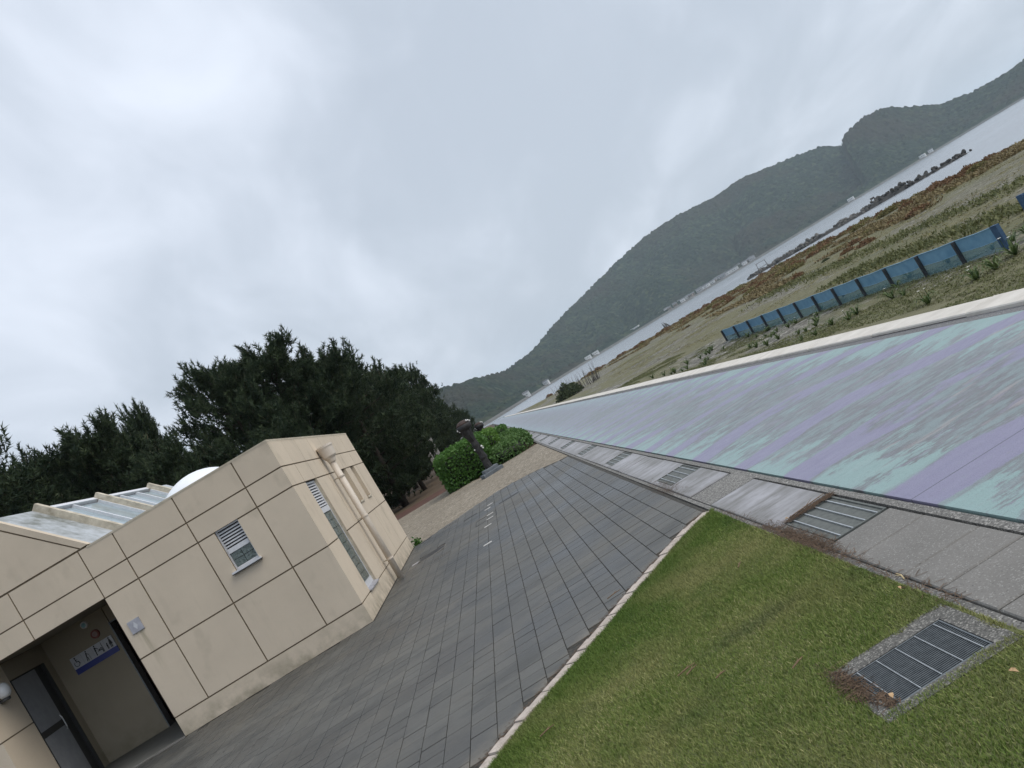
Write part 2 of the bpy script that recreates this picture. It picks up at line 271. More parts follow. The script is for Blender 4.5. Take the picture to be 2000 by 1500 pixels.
for k_, a_, b_ in (('white', (0.55, 0.55, 0.55), (0.72, 0.72, 0.71)), ('greywall', (0.30, 0.30, 0.31), (0.42, 0.42, 0.42)), ('brownwall', (0.2, 0.17, 0.14), (0.3, 0.26, 0.22))):
    M['house_'+k_] = simple('house_wall_'+k_, a_, b_, 0.1, 0.8, 0.0)
M['house_roof'] = simple('house_roof_slate', (0.09, 0.095, 0.11), (0.16, 0.165, 0.18), 0.1, 0.8, 0.0)
M['window_dark'] = simple('house_window', (0.03, 0.035, 0.04), (0.06, 0.065, 0.07), 1, 0.3, 0.0)

# plants
def leafmat(name, c1, c2, trans=0.25, rough=0.6, scale=None):
    t = NT(name); r = t.attr(); c = t.ramp(r, [(0.0, c1), (1.0, c2)])
    if scale: c = t.mix(t.ramp(t.noise(scale, 3, 0.5), [(0.35, 0.0), (0.65, 0.5)]), c, tuple(x*0.55 for x in c2))
    t.p.inputs['Transmission Weight'].default_value = 0
    m = t.fin(c, rough, spec=0.25)
    if trans:
        tr = t.n('ShaderNodeBsdfTranslucent'); t.l(c, tr.inputs[0]); ms = t.n('ShaderNodeMixShader'); ms.inputs[0].default_value = trans
        t.l(t.p.outputs[0], ms.inputs[1]); t.l(tr.outputs[0], ms.inputs[2]); t.l(ms.outputs[0], t.out.inputs[0])
    return m
M['needle'] = leafmat('pine_needles', (0.016, 0.034, 0.019), (0.066, 0.092, 0.040), 0.1, 0.6)
M['candle'] = leafmat('pine_candles', (0.10, 0.085, 0.055), (0.17, 0.15, 0.10), 0.0, 0.8)
M['bark'] = simple('pine_bark', (0.025, 0.02, 0.016), (0.07, 0.055, 0.043), 9, 0.95, 0.8, bd=0.02)
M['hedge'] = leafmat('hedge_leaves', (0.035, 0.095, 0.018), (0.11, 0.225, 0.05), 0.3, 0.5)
M['hedge_light'] = leafmat('young_hedge_leaves', (0.07, 0.15, 0.025), (0.16, 0.29, 0.06), 0.3, 0.5)
M['hedge_low'] = leafmat('low_hedge_leaves', (0.05, 0.11, 0.03), (0.125, 0.22, 0.065), 0.3, 0.5)
M['core_shade'] = simple('hedge_core', (0.012, 0.018, 0.008), (0.025, 0.032, 0.014), 5, 0.95, 0.3)
t = NT('mown_grass'); r = t.attr(); P = t.pos()
c = t.ramp(r, [(0.0, (0.092, 0.162, 0.030)), (0.4, (0.180, 0.240, 0.060)), (0.75, (0.30, 0.315, 0.12)), (1.0, (0.56, 0.50, 0.29))])
c = t.mix(t.ramp(t.noise(1.05, 4, 0.55), [(0.45, 0.0), (0.64, 0.6)]), c, (0.34, 0.315, 0.145))
c = t.mix(t.ramp(t.noise(1.3, 3, 0.5, t.map(P, (1, 1, 1), (7, 3, 0))), [(0.55, 0.0), (0.66, 0.7)]), c, (0.075, 0.14, 0.028))
dk_ = t.n('ShaderNodeVectorMath'); dk_.operation = 'LENGTH'; t.l(t.map(P, (3.0, 7.0, 0.0), (-0.62*3.0, -4.18*7.0, 0)), dk_.inputs[0])     # old dark stain in the turf
c = t.mix(t.math('MULTIPLY', t.math('SUBTRACT', 1.15, t.math('ADD', dk_.outputs['Value'], t.math('MULTIPLY', t.math('SUBTRACT', t.noise(9, 4), 0.5), 1.6)), True), 0.42), c, (0.05, 0.075, 0.045))
M['grass'] = t.fin(c, 0.65, spec=0.2)
M['shrub_brown'] = leafmat('rust_brown_shrub', (0.12, 0.068, 0.036), (0.29, 0.18, 0.10), 0.2, 0.8)
M['shrub_olive'] = leafmat('olive_shrub', (0.11, 0.10, 0.04), (0.28, 0.25, 0.11), 0.2, 0.8)
M['shrub_dark'] = leafmat('dark_green_shrub', (0.03, 0.045, 0.02), (0.075, 0.095, 0.045), 0.2, 0.8)
M['drygrass'] = leafmat('dry_orange_grass', (0.14, 0.085, 0.03), (0.33, 0.21, 0.085), 0.2, 0.8)
M['shoregrass'] = leafmat('shore_grass', (0.11, 0.08, 0.042), (0.26, 0.215, 0.11), 0.2, 0.8)
M['creeper'] = leafmat('beach_creeper', (0.06, 0.075, 0.026), (0.18, 0.185, 0.08), 0.25, 0.7)
M['lily'] = leafmat('lily_leaves', (0.04, 0.075, 0.022), (0.13, 0.175, 0.065), 0.25, 0.5)
M['petal'] = simple('white_petals', (0.72, 0.72, 0.68), (0.82, 0.82, 0.78), 30, 0.6, 0.0)
M['needle_litter'] = leafmat('fallen_needles', (0.045, 0.03, 0.02), (0.15, 0.10, 0.065), 0.0, 0.9)
M['dead_leaf'] = simple('dry_leaf', (0.38, 0.24, 0.12), (0.52, 0.36, 0.2), 40, 0.8, 0.0)
M['twig'] = simple('dry_twig', (0.10, 0.065, 0.04), (0.24, 0.16, 0.09), 60, 0.9, 0.0)
M['straw'] = simple('straw_stalk', (0.42, 0.33, 0.18), (0.55, 0.44, 0.26), 60, 0.9, 0.0)
# fence and sculpture
t = NT('blue_sand_net'); a = t.noise(3, 4); P = t.pos()
m = t.fin(t.ramp(a, [(0.3, (0.15, 0.34, 0.52)), (0.7, (0.24, 0.46, 0.64))]), 0.7)
tr = t.n('ShaderNodeBsdfTransparent'); tr.inputs[0].default_value = (0.72, 0.85, 0.95, 1); ms = t.n('ShaderNodeMixShader'); ms.inputs[0].default_value = 0.66
t.l(tr.outputs[0], ms.inputs[1]); t.l(t.p.outputs[0], ms.inputs[2]); t.l(ms.outputs[0], t.out.inputs[0]); M['net'] = m
t = NT('thin_blue_net'); m = t.fin((0.16, 0.30, 0.38), 0.7)
tr = t.n('ShaderNodeBsdfTransparent'); tr.inputs[0].default_value = (0.8, 0.9, 0.95, 1); ms = t.n('ShaderNodeMixShader'); ms.inputs[0].default_value = 0.36
t.l(tr.outputs[0], ms.inputs[1]); t.l(t.p.outputs[0], ms.inputs[2]); t.l(ms.outputs[0], t.out.inputs[0]); M['net_thin'] = m
M['post'] = simple('dark_fence_post', (0.022, 0.026, 0.032), (0.05, 0.055, 0.06), 8, 0.7, 0.2)
M['post_blue'] = simple('blue_wrapped_post', (0.025, 0.065, 0.14), (0.05, 0.11, 0.2), 8, 0.7, 0.2)
M['rail'] = simple('pale_blue_rope', (0.20, 0.38, 0.52), (0.28, 0.46, 0.6), 8, 0.6, 0.0)
M['bronze'] = simple('black_weathered_bronze', (0.005, 0.005, 0.006), (0.02, 0.019, 0.019), 9, 0.6, 0.6, bd=0.02)
M['rusty'] = simple('reddish_sculpture_cap', (0.012, 0.010, 0.010), (0.075, 0.042, 0.032), 10, 0.75, 0.4)
M['plinth'] = simple('blue_grey_plinth', (0.085, 0.10, 0.115), (0.16, 0.18, 0.20), 6, 0.7, 0.3)
M['guano'] = simple('bird_droppings', (0.7, 0.7, 0.68), (0.8, 0.8, 0.78), 20, 0.8, 0.0)
M['pergola'] = simple('pale_concrete_post', (0.34, 0.33, 0.32), (0.46, 0.45, 0.43), 4, 0.8, 0.1)
M['driftwood'] = simple('grey_driftwood', (0.045, 0.04, 0.037), (0.10, 0.09, 0.08), 4, 0.9, 0.2)

# ------------------------------------------------------------------ helpers: meshes
class MB:
    def __init__(s): s.v = []; s.f = []; s.mi = []; s.t = []; s.n = 0
    def add(s, vs, fs, mi=0, tint=0.0):
        o = len(s.v); s.v.extend(vs)
        for f in fs: s.f.append(tuple(i+o for i in f)); s.mi.append(mi); s.t.append(tint)
        return s
    def box(s, x0, x1, y0, y1, z0, z1, mi=0, tint=0.0, bev=0.0):
        if x0 > x1: x0, x1 = x1, x0
        if y0 > y1: y0, y1 = y1, y0
        b = bev
        if b:                                     # chamfered top rim
            vs = [(x0, y0, z0), (x1, y0, z0), (x1, y1, z0), (x0, y1, z0), (x0, y0, z1-b), (x1, y0, z1-b), (x1, y1, z1-b), (x0, y1, z1-b), (x0+b, y0+b, z1), (x1-b, y0+b, z1), (x1-b, y1-b, z1), (x0+b, y1-b, z1)]
            fs = [(3, 2, 1, 0), (8, 9, 10, 11)]
            for k in range(4):
                q = (k+1) % 4; fs += [(k, q, 4+q, 4+k), (4+k, 4+q, 8+q, 8+k)]
            return s.add(vs, fs, mi, tint)
        vs = [(x, y, z) for z in (z0, z1) for y in (y0, y1) for x in (x0, x1)]
        return s.add(vs, [(0, 2, 3, 1), (4, 5, 7, 6), (0, 1, 5, 4), (2, 6, 7, 3), (0, 4, 6, 2), (1, 3, 7, 5)], mi, tint)
    def prism(s, poly, z0, z1, mi=0):
        n = len(poly)
        if sum(poly[i][0]*poly[(i+1) % n][1]-poly[(i+1) % n][0]*poly[i][1] for i in range(n)) < 0: poly = poly[::-1]
        vs = [(x, y, z0) for x, y in poly]+[(x, y, z1) for x, y in poly]
        return s.add(vs, [tuple(range(n-1, -1, -1)), tuple(range(n, 2*n))]+[(i, (i+1) % n, n+(i+1) % n, n+i) for i in range(n)], mi)
    def extrude_xz(s, poly, y0, y1, mi=0):        # polygon in x,z swept along y
        n = len(poly)
        if sum(poly[i][0]*poly[(i+1) % n][1]-poly[(i+1) % n][0]*poly[i][1] for i in range(n)) < 0: poly = poly[::-1]
        vs = [(x, y0, z) for x, z in poly]+[(x, y1, z) for x, z in poly]
        return s.add(vs, [tuple(range(n)), tuple(range(2*n-1, n-1, -1))]+[((i+1) % n, i, n+i, n+(i+1) % n) for i in range(n)], mi)
    def tube(s, pts, rad, seg=8, mi=0, tint=0.0, cap=True):
        pts = [Vector(p) for p in pts]; rr = rad if isinstance(rad, (list, tuple)) else [rad]*len(pts)
        rings = []; up = Vector((0, 0, 1))
        for i, p in enumerate(pts):
            d = (pts[min(i+1, len(pts)-1)]-pts[max(i-1, 0)]).normalized()
            a = d.cross(up if abs(d.z) < 0.95 else Vector((1, 0, 0))).normalized(); b = d.cross(a)
            rings.append([tuple(p+(a*math.cos(6.28318*k/seg)+b*math.sin(6.28318*k/seg))*rr[i]) for k in range(seg)])
        vs = [v for r in rings for v in r]; fs = []
        for i in range(len(pts)-1):
            for k in range(seg): q = (k+1) % seg; fs.append((i*seg+k, i*seg+q, (i+1)*seg+q, (i+1)*seg+k))
        if cap: fs += [tuple(range(seg-1, -1, -1)), tuple((len(pts)-1)*seg+k for k in range(seg))]
        return s.add(vs, fs, mi, tint)
    def lathe(s, prof, cx=0, cy=0, seg=24, mi=0):
        vs = [(cx+r*math.cos(6.28318*k/seg), cy+r*math.sin(6.28318*k/seg), z) for r, z in prof for k in range(seg)]; fs = []
        for i in range(len(prof)-1):
            for k in range(seg): q = (k+1) % seg; fs.append((i*seg+k, i*seg+q, (i+1)*seg+q, (i+1)*seg+k))
        fs += [tuple(range(seg-1, -1, -1)), tuple((len(prof)-1)*seg+k for k in range(seg))]
        return s.add(vs, fs, mi)
    def mesh(s, name, mats, smooth=False):
        me = bpy.data.meshes.new(name); me.from_pydata(s.v, [], s.f)
        for m in (mats if isinstance(mats, (list, tuple)) else [mats]): me.materials.append(M[m])
        if any(s.mi): me.polygons.foreach_set('material_index', s.mi)
        if any(s.t):
            a = me.attributes.new('tint', 'FLOAT', 'FACE'); a.data.foreach_set('value', s.t)
        if smooth: me.polygons.foreach_set('use_smooth', [True]*len(me.polygons))
        me.update(); return me
    def build(s, name, mats, parent=None, smooth=False, loc=(0, 0, 0)):
        return link(name, s.mesh(name, mats, smooth), parent, loc)
def link(name, me, parent=None, loc=(0, 0, 0), rz=0.0, scale=None):
    o = bpy.data.objects.new(name, me); COL.objects.link(o); o.parent = parent; o.location = loc
    if rz: o.rotation_euler = (0, 0, rz)
    if scale is not None: o.scale = (scale,)*3 if isinstance(scale, (int, float)) else scale
    return o
def tag(o, label=None, cat=None, group=None, kind=None):
    if label: o['label'] = label
    if cat: o['category'] = cat
    if group: o['group'] = group
    if kind: o['kind'] = kind
    return o
def thing(name, label, cat, loc=(0, 0, 0), rz=0, group=None):
    o = bpy.data.objects.new(name, None); COL.objects.link(o); o.location = loc; o.rotation_euler = (0, 0, rz); o.empty_display_size = 0.2
    return tag(o, label, cat, group)
def soup(name, V, Fc, mats, tint=None, mi=None, parent=None, smooth=False):   # numpy arrays -> mesh object
    me = np_mesh(name, V, Fc, mats, tint, mi, smooth); return link(name, me, parent)
def np_mesh(name, V, Fc, mats, tint=None, mi=None, smooth=False):
    me = bpy.data.meshes.new(name); V = np.asarray(V, np.float32); Fc = np.asarray(Fc, np.int32); k = Fc.shape[1]
    me.vertices.add(len(V)); me.vertices.foreach_set('co', V.ravel())
    me.loops.add(Fc.size); me.loops.foreach_set('vertex_index', Fc.ravel())
    me.polygons.add(len(Fc)); me.polygons.foreach_set('loop_start', np.arange(0, Fc.size, k, dtype=np.int32))
    me.update(calc_edges=True)
    for m in (mats if isinstance(mats, (list, tuple)) else [mats]): me.materials.append(M[m])
    if mi is not None: me.polygons.foreach_set('material_index', np.asarray(mi, np.int32))
    if tint is not None:
        a = me.attributes.new('tint', 'FLOAT', 'FACE'); a.data.foreach_set('value', np.asarray(tint, np.float32))
    if smooth: me.polygons.foreach_set('use_smooth', np.ones(len(Fc), bool))
    me.validate(); return me
def h2(i, j, s):
    i = i.astype(np.int64); j = j.astype(np.int64)
    n = (i*374761393+j*668265263+s*2147483647) & 0xffffffff
    n = ((n ^ (n >> 13))*1274126177) & 0xffffffff
    return ((n ^ (n >> 16)) & 0xffff)/65535.0
def vnoise(x, y, s=0):
    i = np.floor(x); j = np.floor(y); u = x-i; v = y-j; u = u*u*(3-2*u); v = v*v*(3-2*v)
    return (h2(i, j, s)*(1-u)+h2(i+1, j, s)*u)*(1-v)+(h2(i, j+1, s)*(1-u)+h2(i+1, j+1, s)*u)*v
def fbm(x, y, o=4, s=0):
    r = 0; a = 0.5; t = 0
    for k in range(o): r = r+a*vnoise(x*2**k, y*2**k, s+k*17); t += a; a *= 0.5
    return r/t
def bumps(x, y, s=0):                             # rounded tree-crown bumps, 0..1
    i0 = np.floor(x); j0 = np.floor(y); best = np.zeros_like(x)
    for di in (-1, 0, 1):
        for dj in (-1, 0, 1):
            i, j = i0+di, j0+dj
            px = i+0.15+0.7*h2(i, j, s); py = j+0.15+0.7*h2(i, j, s+5); rr = 0.55+0.35*h2(i, j, s+9)
            d = ((x-px)**2+(y-py)**2)/rr**2
            best = np.maximum(best, np.sqrt(np.clip(1-d, 0, 1))*(0.55+0.45*h2(i, j, s+3)))
    return best
ORD = ['first', 'second', 'third', 'fourth', 'fifth', 'sixth', 'seventh', 'eighth', 'ninth', 'tenth', 'eleventh', 'twelfth', 'thirteenth', 'fourteenth', 'fifteenth']

# ------------------------------------------------------------------ ground, paths, lawn
def sheet(name, poly, z, mat, kind='structure', thick=0.3):
    return tag(MB().prism(poly, z-thick, z).build(name, mat), kind=kind)
SEA_Z = -3.2
sheet('ground', [(-900, -300), (1.24, -300), (1.24, 215), (-2, 260), (-20, 420), (-80, 800), (-900, 900)], -0.06, 'litter', thick=4.0)
sheet('needle_strip', [(-40, 33.4), (-2.6, 33.4), (-2.2, 37.5), (-9, 39), (-40, 40)], -0.045, 'litter_red', thick=0.01)
sheet('gravel_path', [(-14, 18.0), (1.235, 17.9), (1.235, 28.6), (-0.4, 28.9), (-1.1, 28.6), (-2.6, 33.4), (-14, 33.8)], -0.03, 'gravel', thick=0.02)

KERB_OUT = [(-4.9, -0.55), (-2.6, 2.42), (-0.972, 4.54), (-0.744, 4.83), (-0.548, 5.04), (-0.302, 5.30), (-0.029, 5.60), (0.268, 5.93), (0.611, 6.30), (0.93, 6.62), (1.225, 6.84)]
FAR_EDGE = [(1.24, 18.0), (0.95, 18.3), (0.6, 18.9), (0.27, 19.3), (-0.3, 19.7), (-0.8, 19.7), (-1.3, 19.35), (-1.84, 19.0), (-2.75, 18.5), (-14, 18.5)]
PLAZA = [(-14, -0.55)]+KERB_OUT+FAR_EDGE
def inside(x, y, poly):
    c = False; n = len(poly); j = n-1
    for i in range(n):
        xi, yi = poly[i]; xj, yj = poly[j]
        if (yi > y) != (yj > y) and x < (xj-xi)*(y-yi)/(yj-yi)+xi: c = not c
        j = i
    return c
plaza = sheet('plaza_pavement', PLAZA, -0.009, 'grout', thick=0.04)
ci = cam_o.matrix_world.inverted()
def in_frame(x, y, z=0.0, mg=0.03):
    p = ci @ Vector((x, y, z))
    if p.z > -0.1: return False
    u = p.x/-p.z*F_PX/2000; v = p.y/-p.z*F_PX/2000
    return abs(u) < 0.5+mg and abs(v) < 0.375+mg
PW = 0.1865; cands = []
kx = int(-12.5/PW)
for col in range(kx, 13):
    x0 = -1.05+col*PW
    y = -0.5+random.random()*0.2
    while y < 20.2:
        ln = 0.2 if random.random() < 0.8 else 0.4
        yc = y+ln/2; xc = x0+PW/2
        if inside(xc, yc, PLAZA) and inside(xc-0.08, yc-0.09, PLAZA) and inside(xc+0.08, yc+0.09, PLAZA) and not (xc < -2.80 and yc > 11.66) and x0+PW < 1.26:
            if not (-2.33 < xc < -1.78 and 15.05 < yc < 15.65):
                cands.append((xc, yc, ln))
        y += ln
cands.sort(key=lambda c: c[0]**2+c[1]**2)
shared = {}
for ln in (0.2, 0.4):
    shared[ln] = MB().box(-PW/2+0.0025, PW/2-0.0025, -ln/2+0.0045, ln/2-0.0045, -0.012, 0.0, bev=0.0025).mesh('paver', 'paver')
vis = [c for c in cands if in_frame(c[0], c[1], 0, 0.0)]
near = set(vis[:300])
for c in vis[:300]: link('paver', shared[c[2]], plaza, (c[0], c[1], random.uniform(-0.0015, 0.0015)))
mb = MB()
for c in cands:
    if c in near: continue
    dz = random.uniform(-0.0015, 0.0015); ln = c[2]
    mb.box(c[0]-PW/2+0.003, c[0]+PW/2-0.003, c[1]-ln/2+0.0055, c[1]+ln/2-0.0055, -0.012, dz, tint=random.random(), bev=0.0025)
tag(mb.build('pavers_beyond', 'paver', plaza), kind='stuff')

# gutter strip beside the promenade
gut = sheet('gutter_strip', [(1.24, -6), (1.80, -6), (1.80, 200), (1.24, 200)], -0.03, 'crack', thick=0.3)
GR = [(4.6, 5.35)]+[(8.61+3.92*k, 9.34+3.92*k) for k in range(22)]
edges = [(-4, -2.5), (-2.5, -1.0), (-1.0, 0.9), (0.9, 2.0), (2.0, 2.45), (2.45, 3.04), (3.04, 3.43), (3.43, 3.74), (3.74, 4.22), (4.22, 4.59), (5.36, 6.93), (7.62, 8.60)]
for k in range(22): y = 9.35+3.92*k; edges += [(y, y+1.05), (y+1.05, y+2.1), (y+2.1, y+3.18)]
for y0, y1 in edges:
    if y0 > 95: continue
    m_ = 'concrete' if y1 < 4.7 else 'paintslab'
    MB().box(1.29, 1.722, y0+0.006, y1-0.006, -0.03, random.uniform(-0.004, 0.002), bev=0.006).build('concrete_slab', m_, gut)
MB().box(1.29, 1.75, 6.95, 7.60, -0.03, -0.006).build('bare_patch', 'rough_edge', gut)
for y0, y1 in GR:
    if y0 > 95: continue
    MB().box(1.29, 1.352, y0+0.005, y1-0.005, -0.03, -0.001, bev=0.004).build('slab_rim', 'concrete' if y0 < 5 else 'paintslab', gut)
MB().box(1.742, 1.797, -6, 200, -0.03, -0.007).build('aggregate_margin', 'rough_edge', gut)
MB().box(1.244, 1.283, -6, 200, -0.03, -0.010).build('aggregate_margin', 'rough_edge', gut)
def gutter_grate():
    f = MB(); f.box(1.357, 1.372, 0, 0.735, -0.02, -0.002); f.box(1.698, 1.713, 0, 0.735, -0.02, -0.002); f.box(1.373, 1.697, 0, 0.012, -0.02, -0.002); f.box(1.373, 1.697, 0.723, 0.735, -0.02, -0.002)
    silt = MB().box(1.373, 1.697, 0.013, 0.722, -0.03, -0.010)
    bar = MB().box(-0.0035, 0.0035, 0.013, 0.722, -0.012, -0.001); brg = MB().box(1.373, 1.697, -0.0015, 0.0015, -0.014, -0.0045)
    return f.mesh('frame', 'sludge'), silt.mesh('silt_bed', 'sludge'), bar.mesh('cross_bar', 'galv'), brg.mesh('bearing_bar', 'galv_dark')
fm, sm_, bm_, brm = gutter_grate()
for k, (y0, y1) in enumerate(GR):
    if y0 > 60: break
    nm = ['nearest gutter grate beside the lawn, with pale cross bars and silt', 'second gutter grate, at the corner of the paved plaza, littered with leaves'] + ['%s gutter grate from the lawn, in the white painted slabs' % ORD[i] for i in range(2, 15)]
    t = thing('gutter_grate', nm[k] if k < len(nm) else nm[-1], 'drain grate', (0, y0+0.008, 0), group='grates along the gutter')
    for mesh_, n_ in ((fm, 'frame'), (sm_, 'silt_bed')): link(n_, mesh_, t)
    for i in range(4): link('cross_bar', bm_, t, (1.448+0.0835*i-0.04, 0, 0))

# painted promenade, border and pale kerb
sheet('promenade', [(1.815, -8), (4.53, -8), (4.53, 205), (1.815, 205)], 0.0, 'promenade', thick=1.2)
sheet('promenade_border', [(4.531, -8), (4.69, -8), (4.69, 205), (4.531, 205)], -0.006, 'asphalt', thick=1.2)
kb = sheet('promenade_kerb', [(4.691, -8), (5.03, -8), (5.03, 200), (4.691, 200)], 0.0, 'crack', thick=2.4)
km = {i: MB().box(4.69+random.uniform(-.006, .006), 5.045+random.uniform(-.008, .008), 0.004, 1.996, -0.25, 0.035+random.uniform(-.004, .006), bev=0.012).mesh('kerb_stone', 'whitekerb') for i in range(6)}
for k in range(95): link('kerb_stone', km[random.randrange(6)], kb, (0, -4+2*k, 0))

# lawn with its edging stones
KERB_IN = []
for i, (x, y) in enumerate(KERB_OUT):
    a = Vector(KERB_OUT[max(i-1, 0)]); b = Vector(KERB_OUT[min(i+1, len(KERB_OUT)-1)]); d = (b-a).normalized()
    KERB_IN.append((x+d.y*0.082, y-d.x*0.082))
LAWN = KERB_IN+[(1.238, 6.72), (1.238, -5), (-4.9, -5)]
PIT = (0.655, 1.215, 2.80, 3.315)
GRT = (0.712, 1.142, 2.865, 3.215)
sb = MB()
def clip_x(poly, x, keep_left):
    out = []; n = len(poly)
    for i in range(n):
        a, b = poly[i], poly[(i+1) % n]; ia = (a[0] <= x) == keep_left or a[0] == x; ib = (b[0] <= x) == keep_left or b[0] == x
        if ia: out.append(a)
        if ia != ib: t_ = (x-a[0])/(b[0]-a[0]); out.append((x, a[1]+t_*(b[1]-a[1])))
    return out
def clip_y(poly, y, keep_low):
    return [(b, a) for a, b in clip_x([(q, p) for p, q in poly], y, keep_low)]
sb.prism(clip_x(LAWN, PIT[0], True), -0.1, 0.0); mid = clip_x(clip_x(LAWN, PIT[0], False), PIT[1], True)
sb.prism(clip_y(mid, PIT[3], False), -0.1, 0.0); sb.prism(clip_y(mid, PIT[2], True), -0.1, 0.0); sb.prism(clip_x(LAWN, PIT[1], False), -0.1, 0.0)
tag(sb.build('lawn_soil', 'soil'), kind='structure')
def along(pts, step):
    out = []; acc = 0
    for (x0, y0), (x1, y1) in zip(pts, pts[1:]):
        L = math.hypot(x1-x0, y1-y0); s = acc
        while s < L: out.append((x0+(x1-x0)*s/L, y0+(y1-y0)*s/L)); s += step
        acc = s-L
    return out
ed = thing('lawn_edging', 'curved row of pinkish edging stones between lawn and grey paving', 'kerb', (0.1, 5.7, 0))
P1 = along(KERB_OUT[1:], 0.145)
for i in range(len(P1)-1):
    (x0, y0), (x1, y1) = P1[i], P1[i+1]; d = Vector((x1-x0, y1-y0)); L = d.length; d.normalize(); n = Vector((d.y, -d.x)); g = 0.005; j = random.uniform(-.007, .007); wd = 0.086+random.uniform(-.008, .008)
    q = [(x0+d.x*g+n.x*j, y0+d.y*g+n.y*j), (x1-d.x*g+n.x*j, y1-d.y*g+n.y*j), (x1-d.x*g+n.x*wd, y1-d.y*g+n.y*wd), (x0+d.x*g+n.x*wd, y0+d.y*g+n.y*wd)]
    q = [(a-0.1, b-5.7) for a, b in q]
    MB().prism(q, -0.09, 0.014+random.uniform(-.006, .006)).build('edging_stone', 'pinkstone', ed)

# drain pit with steel grate in the lawn
lg = thing('lawn_drain', 'rectangular steel bar grate in a concrete surround sunk in the lawn', 'drain grate', (0.93, 3.04, 0))
def W(x, y): return (x-0.93, y-3.04)
fr = MB()
for (x0, x1, y0, y1) in ((PIT[0], GRT[0], PIT[2], PIT[3]), (GRT[1], PIT[1], PIT[2], PIT[3]), (GRT[0], GRT[1], PIT[2], GRT[2]), (GRT[0], GRT[1], GRT[3], PIT[3])):
    a, b = W(x0, y0), W(x1, y1); fr.box(a[0], b[0], a[1], b[1], -0.45, 0.004)
fr.build('concrete_surround', 'dark_concrete', lg)
a, b = W(GRT[0], GRT[2]), W(GRT[1], GRT[3])
MB().box(a[0], b[0], a[1], b[1], -0.5, -0.32).build('pit_bottom', 'pitdark', lg)
f = MB(); e = 0.006
f.box(a[0]+.004, b[0]-.004, a[1]+.004, a[1]+.004+e, -0.025, 0.002); f.box(a[0]+.004, b[0]-.004, b[1]-.004-e, b[1]-.004, -0.025, 0.002); f.box(a[0]+.004, a[0]+.004+e, a[1]+.0105, b[1]-.0105, -0.025, 0.002); f.box(b[0]-.004-e, b[0]-.004, a[1]+.0105, b[1]-.0105, -0.025, 0.002)
f.build('grate_frame', 'galv_dark', lg)
brm2 = MB().box(a[0]+.011, b[0]-.011, -0.0017, 0.0017, -0.025, -0.001).mesh('bearing_bar', 'galv_dark')
n = 27
for i in range(n): link('bearing_bar', brm2, lg, (0, a[1]+.016+(b[1]-a[1]-.032)*i/(n-1), 0))
cbm = MB().tube([(0, a[1]+.011, 0.0015), (0, b[1]-.011, 0.0015)], 0.0024, 6).mesh('cross_bar', 'galv')
for i in range(5): link('cross_bar', cbm, lg, (a[0]+.035+i*0.09, 0, 0))

# grass blades
def sample_lawn(n, dens):
    x = RNG.uniform(-2.8, 1.27, n); y = RNG.uniform(1.5, 7.0, n); keep = np.zeros(n, bool)
    poly = np.array(LAWN); j = len(poly)-1
    for i in range(len(poly)):
        xi, yi = poly[i]; xj, yj = poly[j]
        if yi != yj: keep ^= ((yi > y) != (yj > y)) & (x < (xj-xi)*(y-yi)/(yj-yi)+xi)
        j = i
    xe = x+0.03*(fbm(x*14, y*14, 2, 3)-0.5)*2; ye = y+0.03*(fbm(x*14, y*14, 2, 9)-0.5)*2
    pit = (xe > PIT[0]+0.015) & (xe < PIT[1]-0.0) & (ye > PIT[2]+0.055) & (ye < PIT[3]-0.018)
    keep &= ~pit
    p = np.c_[x, y]; d = np.array(ci.to_3x3()); q = np.c_[x, y, np.zeros(n)] @ d.T+np.array(ci.translation)
    u = q[:, 0]/-q[:, 2]*F_PX/2000; v = q[:, 1]/-q[:, 2]*F_PX/2000
    keep &= (np.abs(u) < 0.72) & (np.abs(v) < 0.62) & (q[:, 2] < -0.3)
    return p[keep]
p = sample_lawn(900000, 1); n = len(p)
kp = np.array(along(KERB_IN[1:], .05)); dk = np.full(n, 9.0)
for q_ in kp: dk = np.minimum(dk, (p[:, 0]-q_[0])**2+(p[:, 1]-q_[1])**2)
dk = np.sqrt(dk); lush = np.clip(1-dk/(0.30+0.35*fbm(p[:, 0]*1.5, p[:, 1]*1.5, 2, 8)), 0, 1)
edge_h = 0.8+0.5*fbm(p[:, 0]*2.2, p[:, 1]*2.2, 3, 4)
hgt = RNG.uniform(0.008, 0.020, n)*edge_h*(1+0.6*lush); ang = RNG.uniform(0, 6.283, n); lean = RNG.uniform(0.1, 1.0, n)*hgt*1.1; wd = RNG.uniform(0.0011, 0.0026, n)
dx, dy = np.cos(ang), np.sin(ang); la = RNG.uniform(0, 6.283, n)
B = np.c_[p, np.full(n, 0.0)]
v0 = B+np.c_[dx*wd, dy*wd, np.zeros(n)]; v1 = B-np.c_[dx*wd, dy*wd, np.zeros(n)]; v2 = B+np.c_[np.cos(la)*lean, np.sin(la)*lean, hgt]
V = np.stack([v0, v1, v2], 1).reshape(-1, 3); Fc = np.arange(3*n).reshape(-1, 3)
dry = fbm(p[:, 0]*1.6, p[:, 1]*1.6, 3, 21)
tint = np.clip((RNG.beta(2, 3.2, n)+0.6*(dry-0.5))*(1-0.8*lush), 0, 1)
g_o = soup('lawn_grass', V, Fc, 'grass', tint); tag(g_o, 'short mown green and straw flecked grass of the lawn', 'grass', kind='stuff')

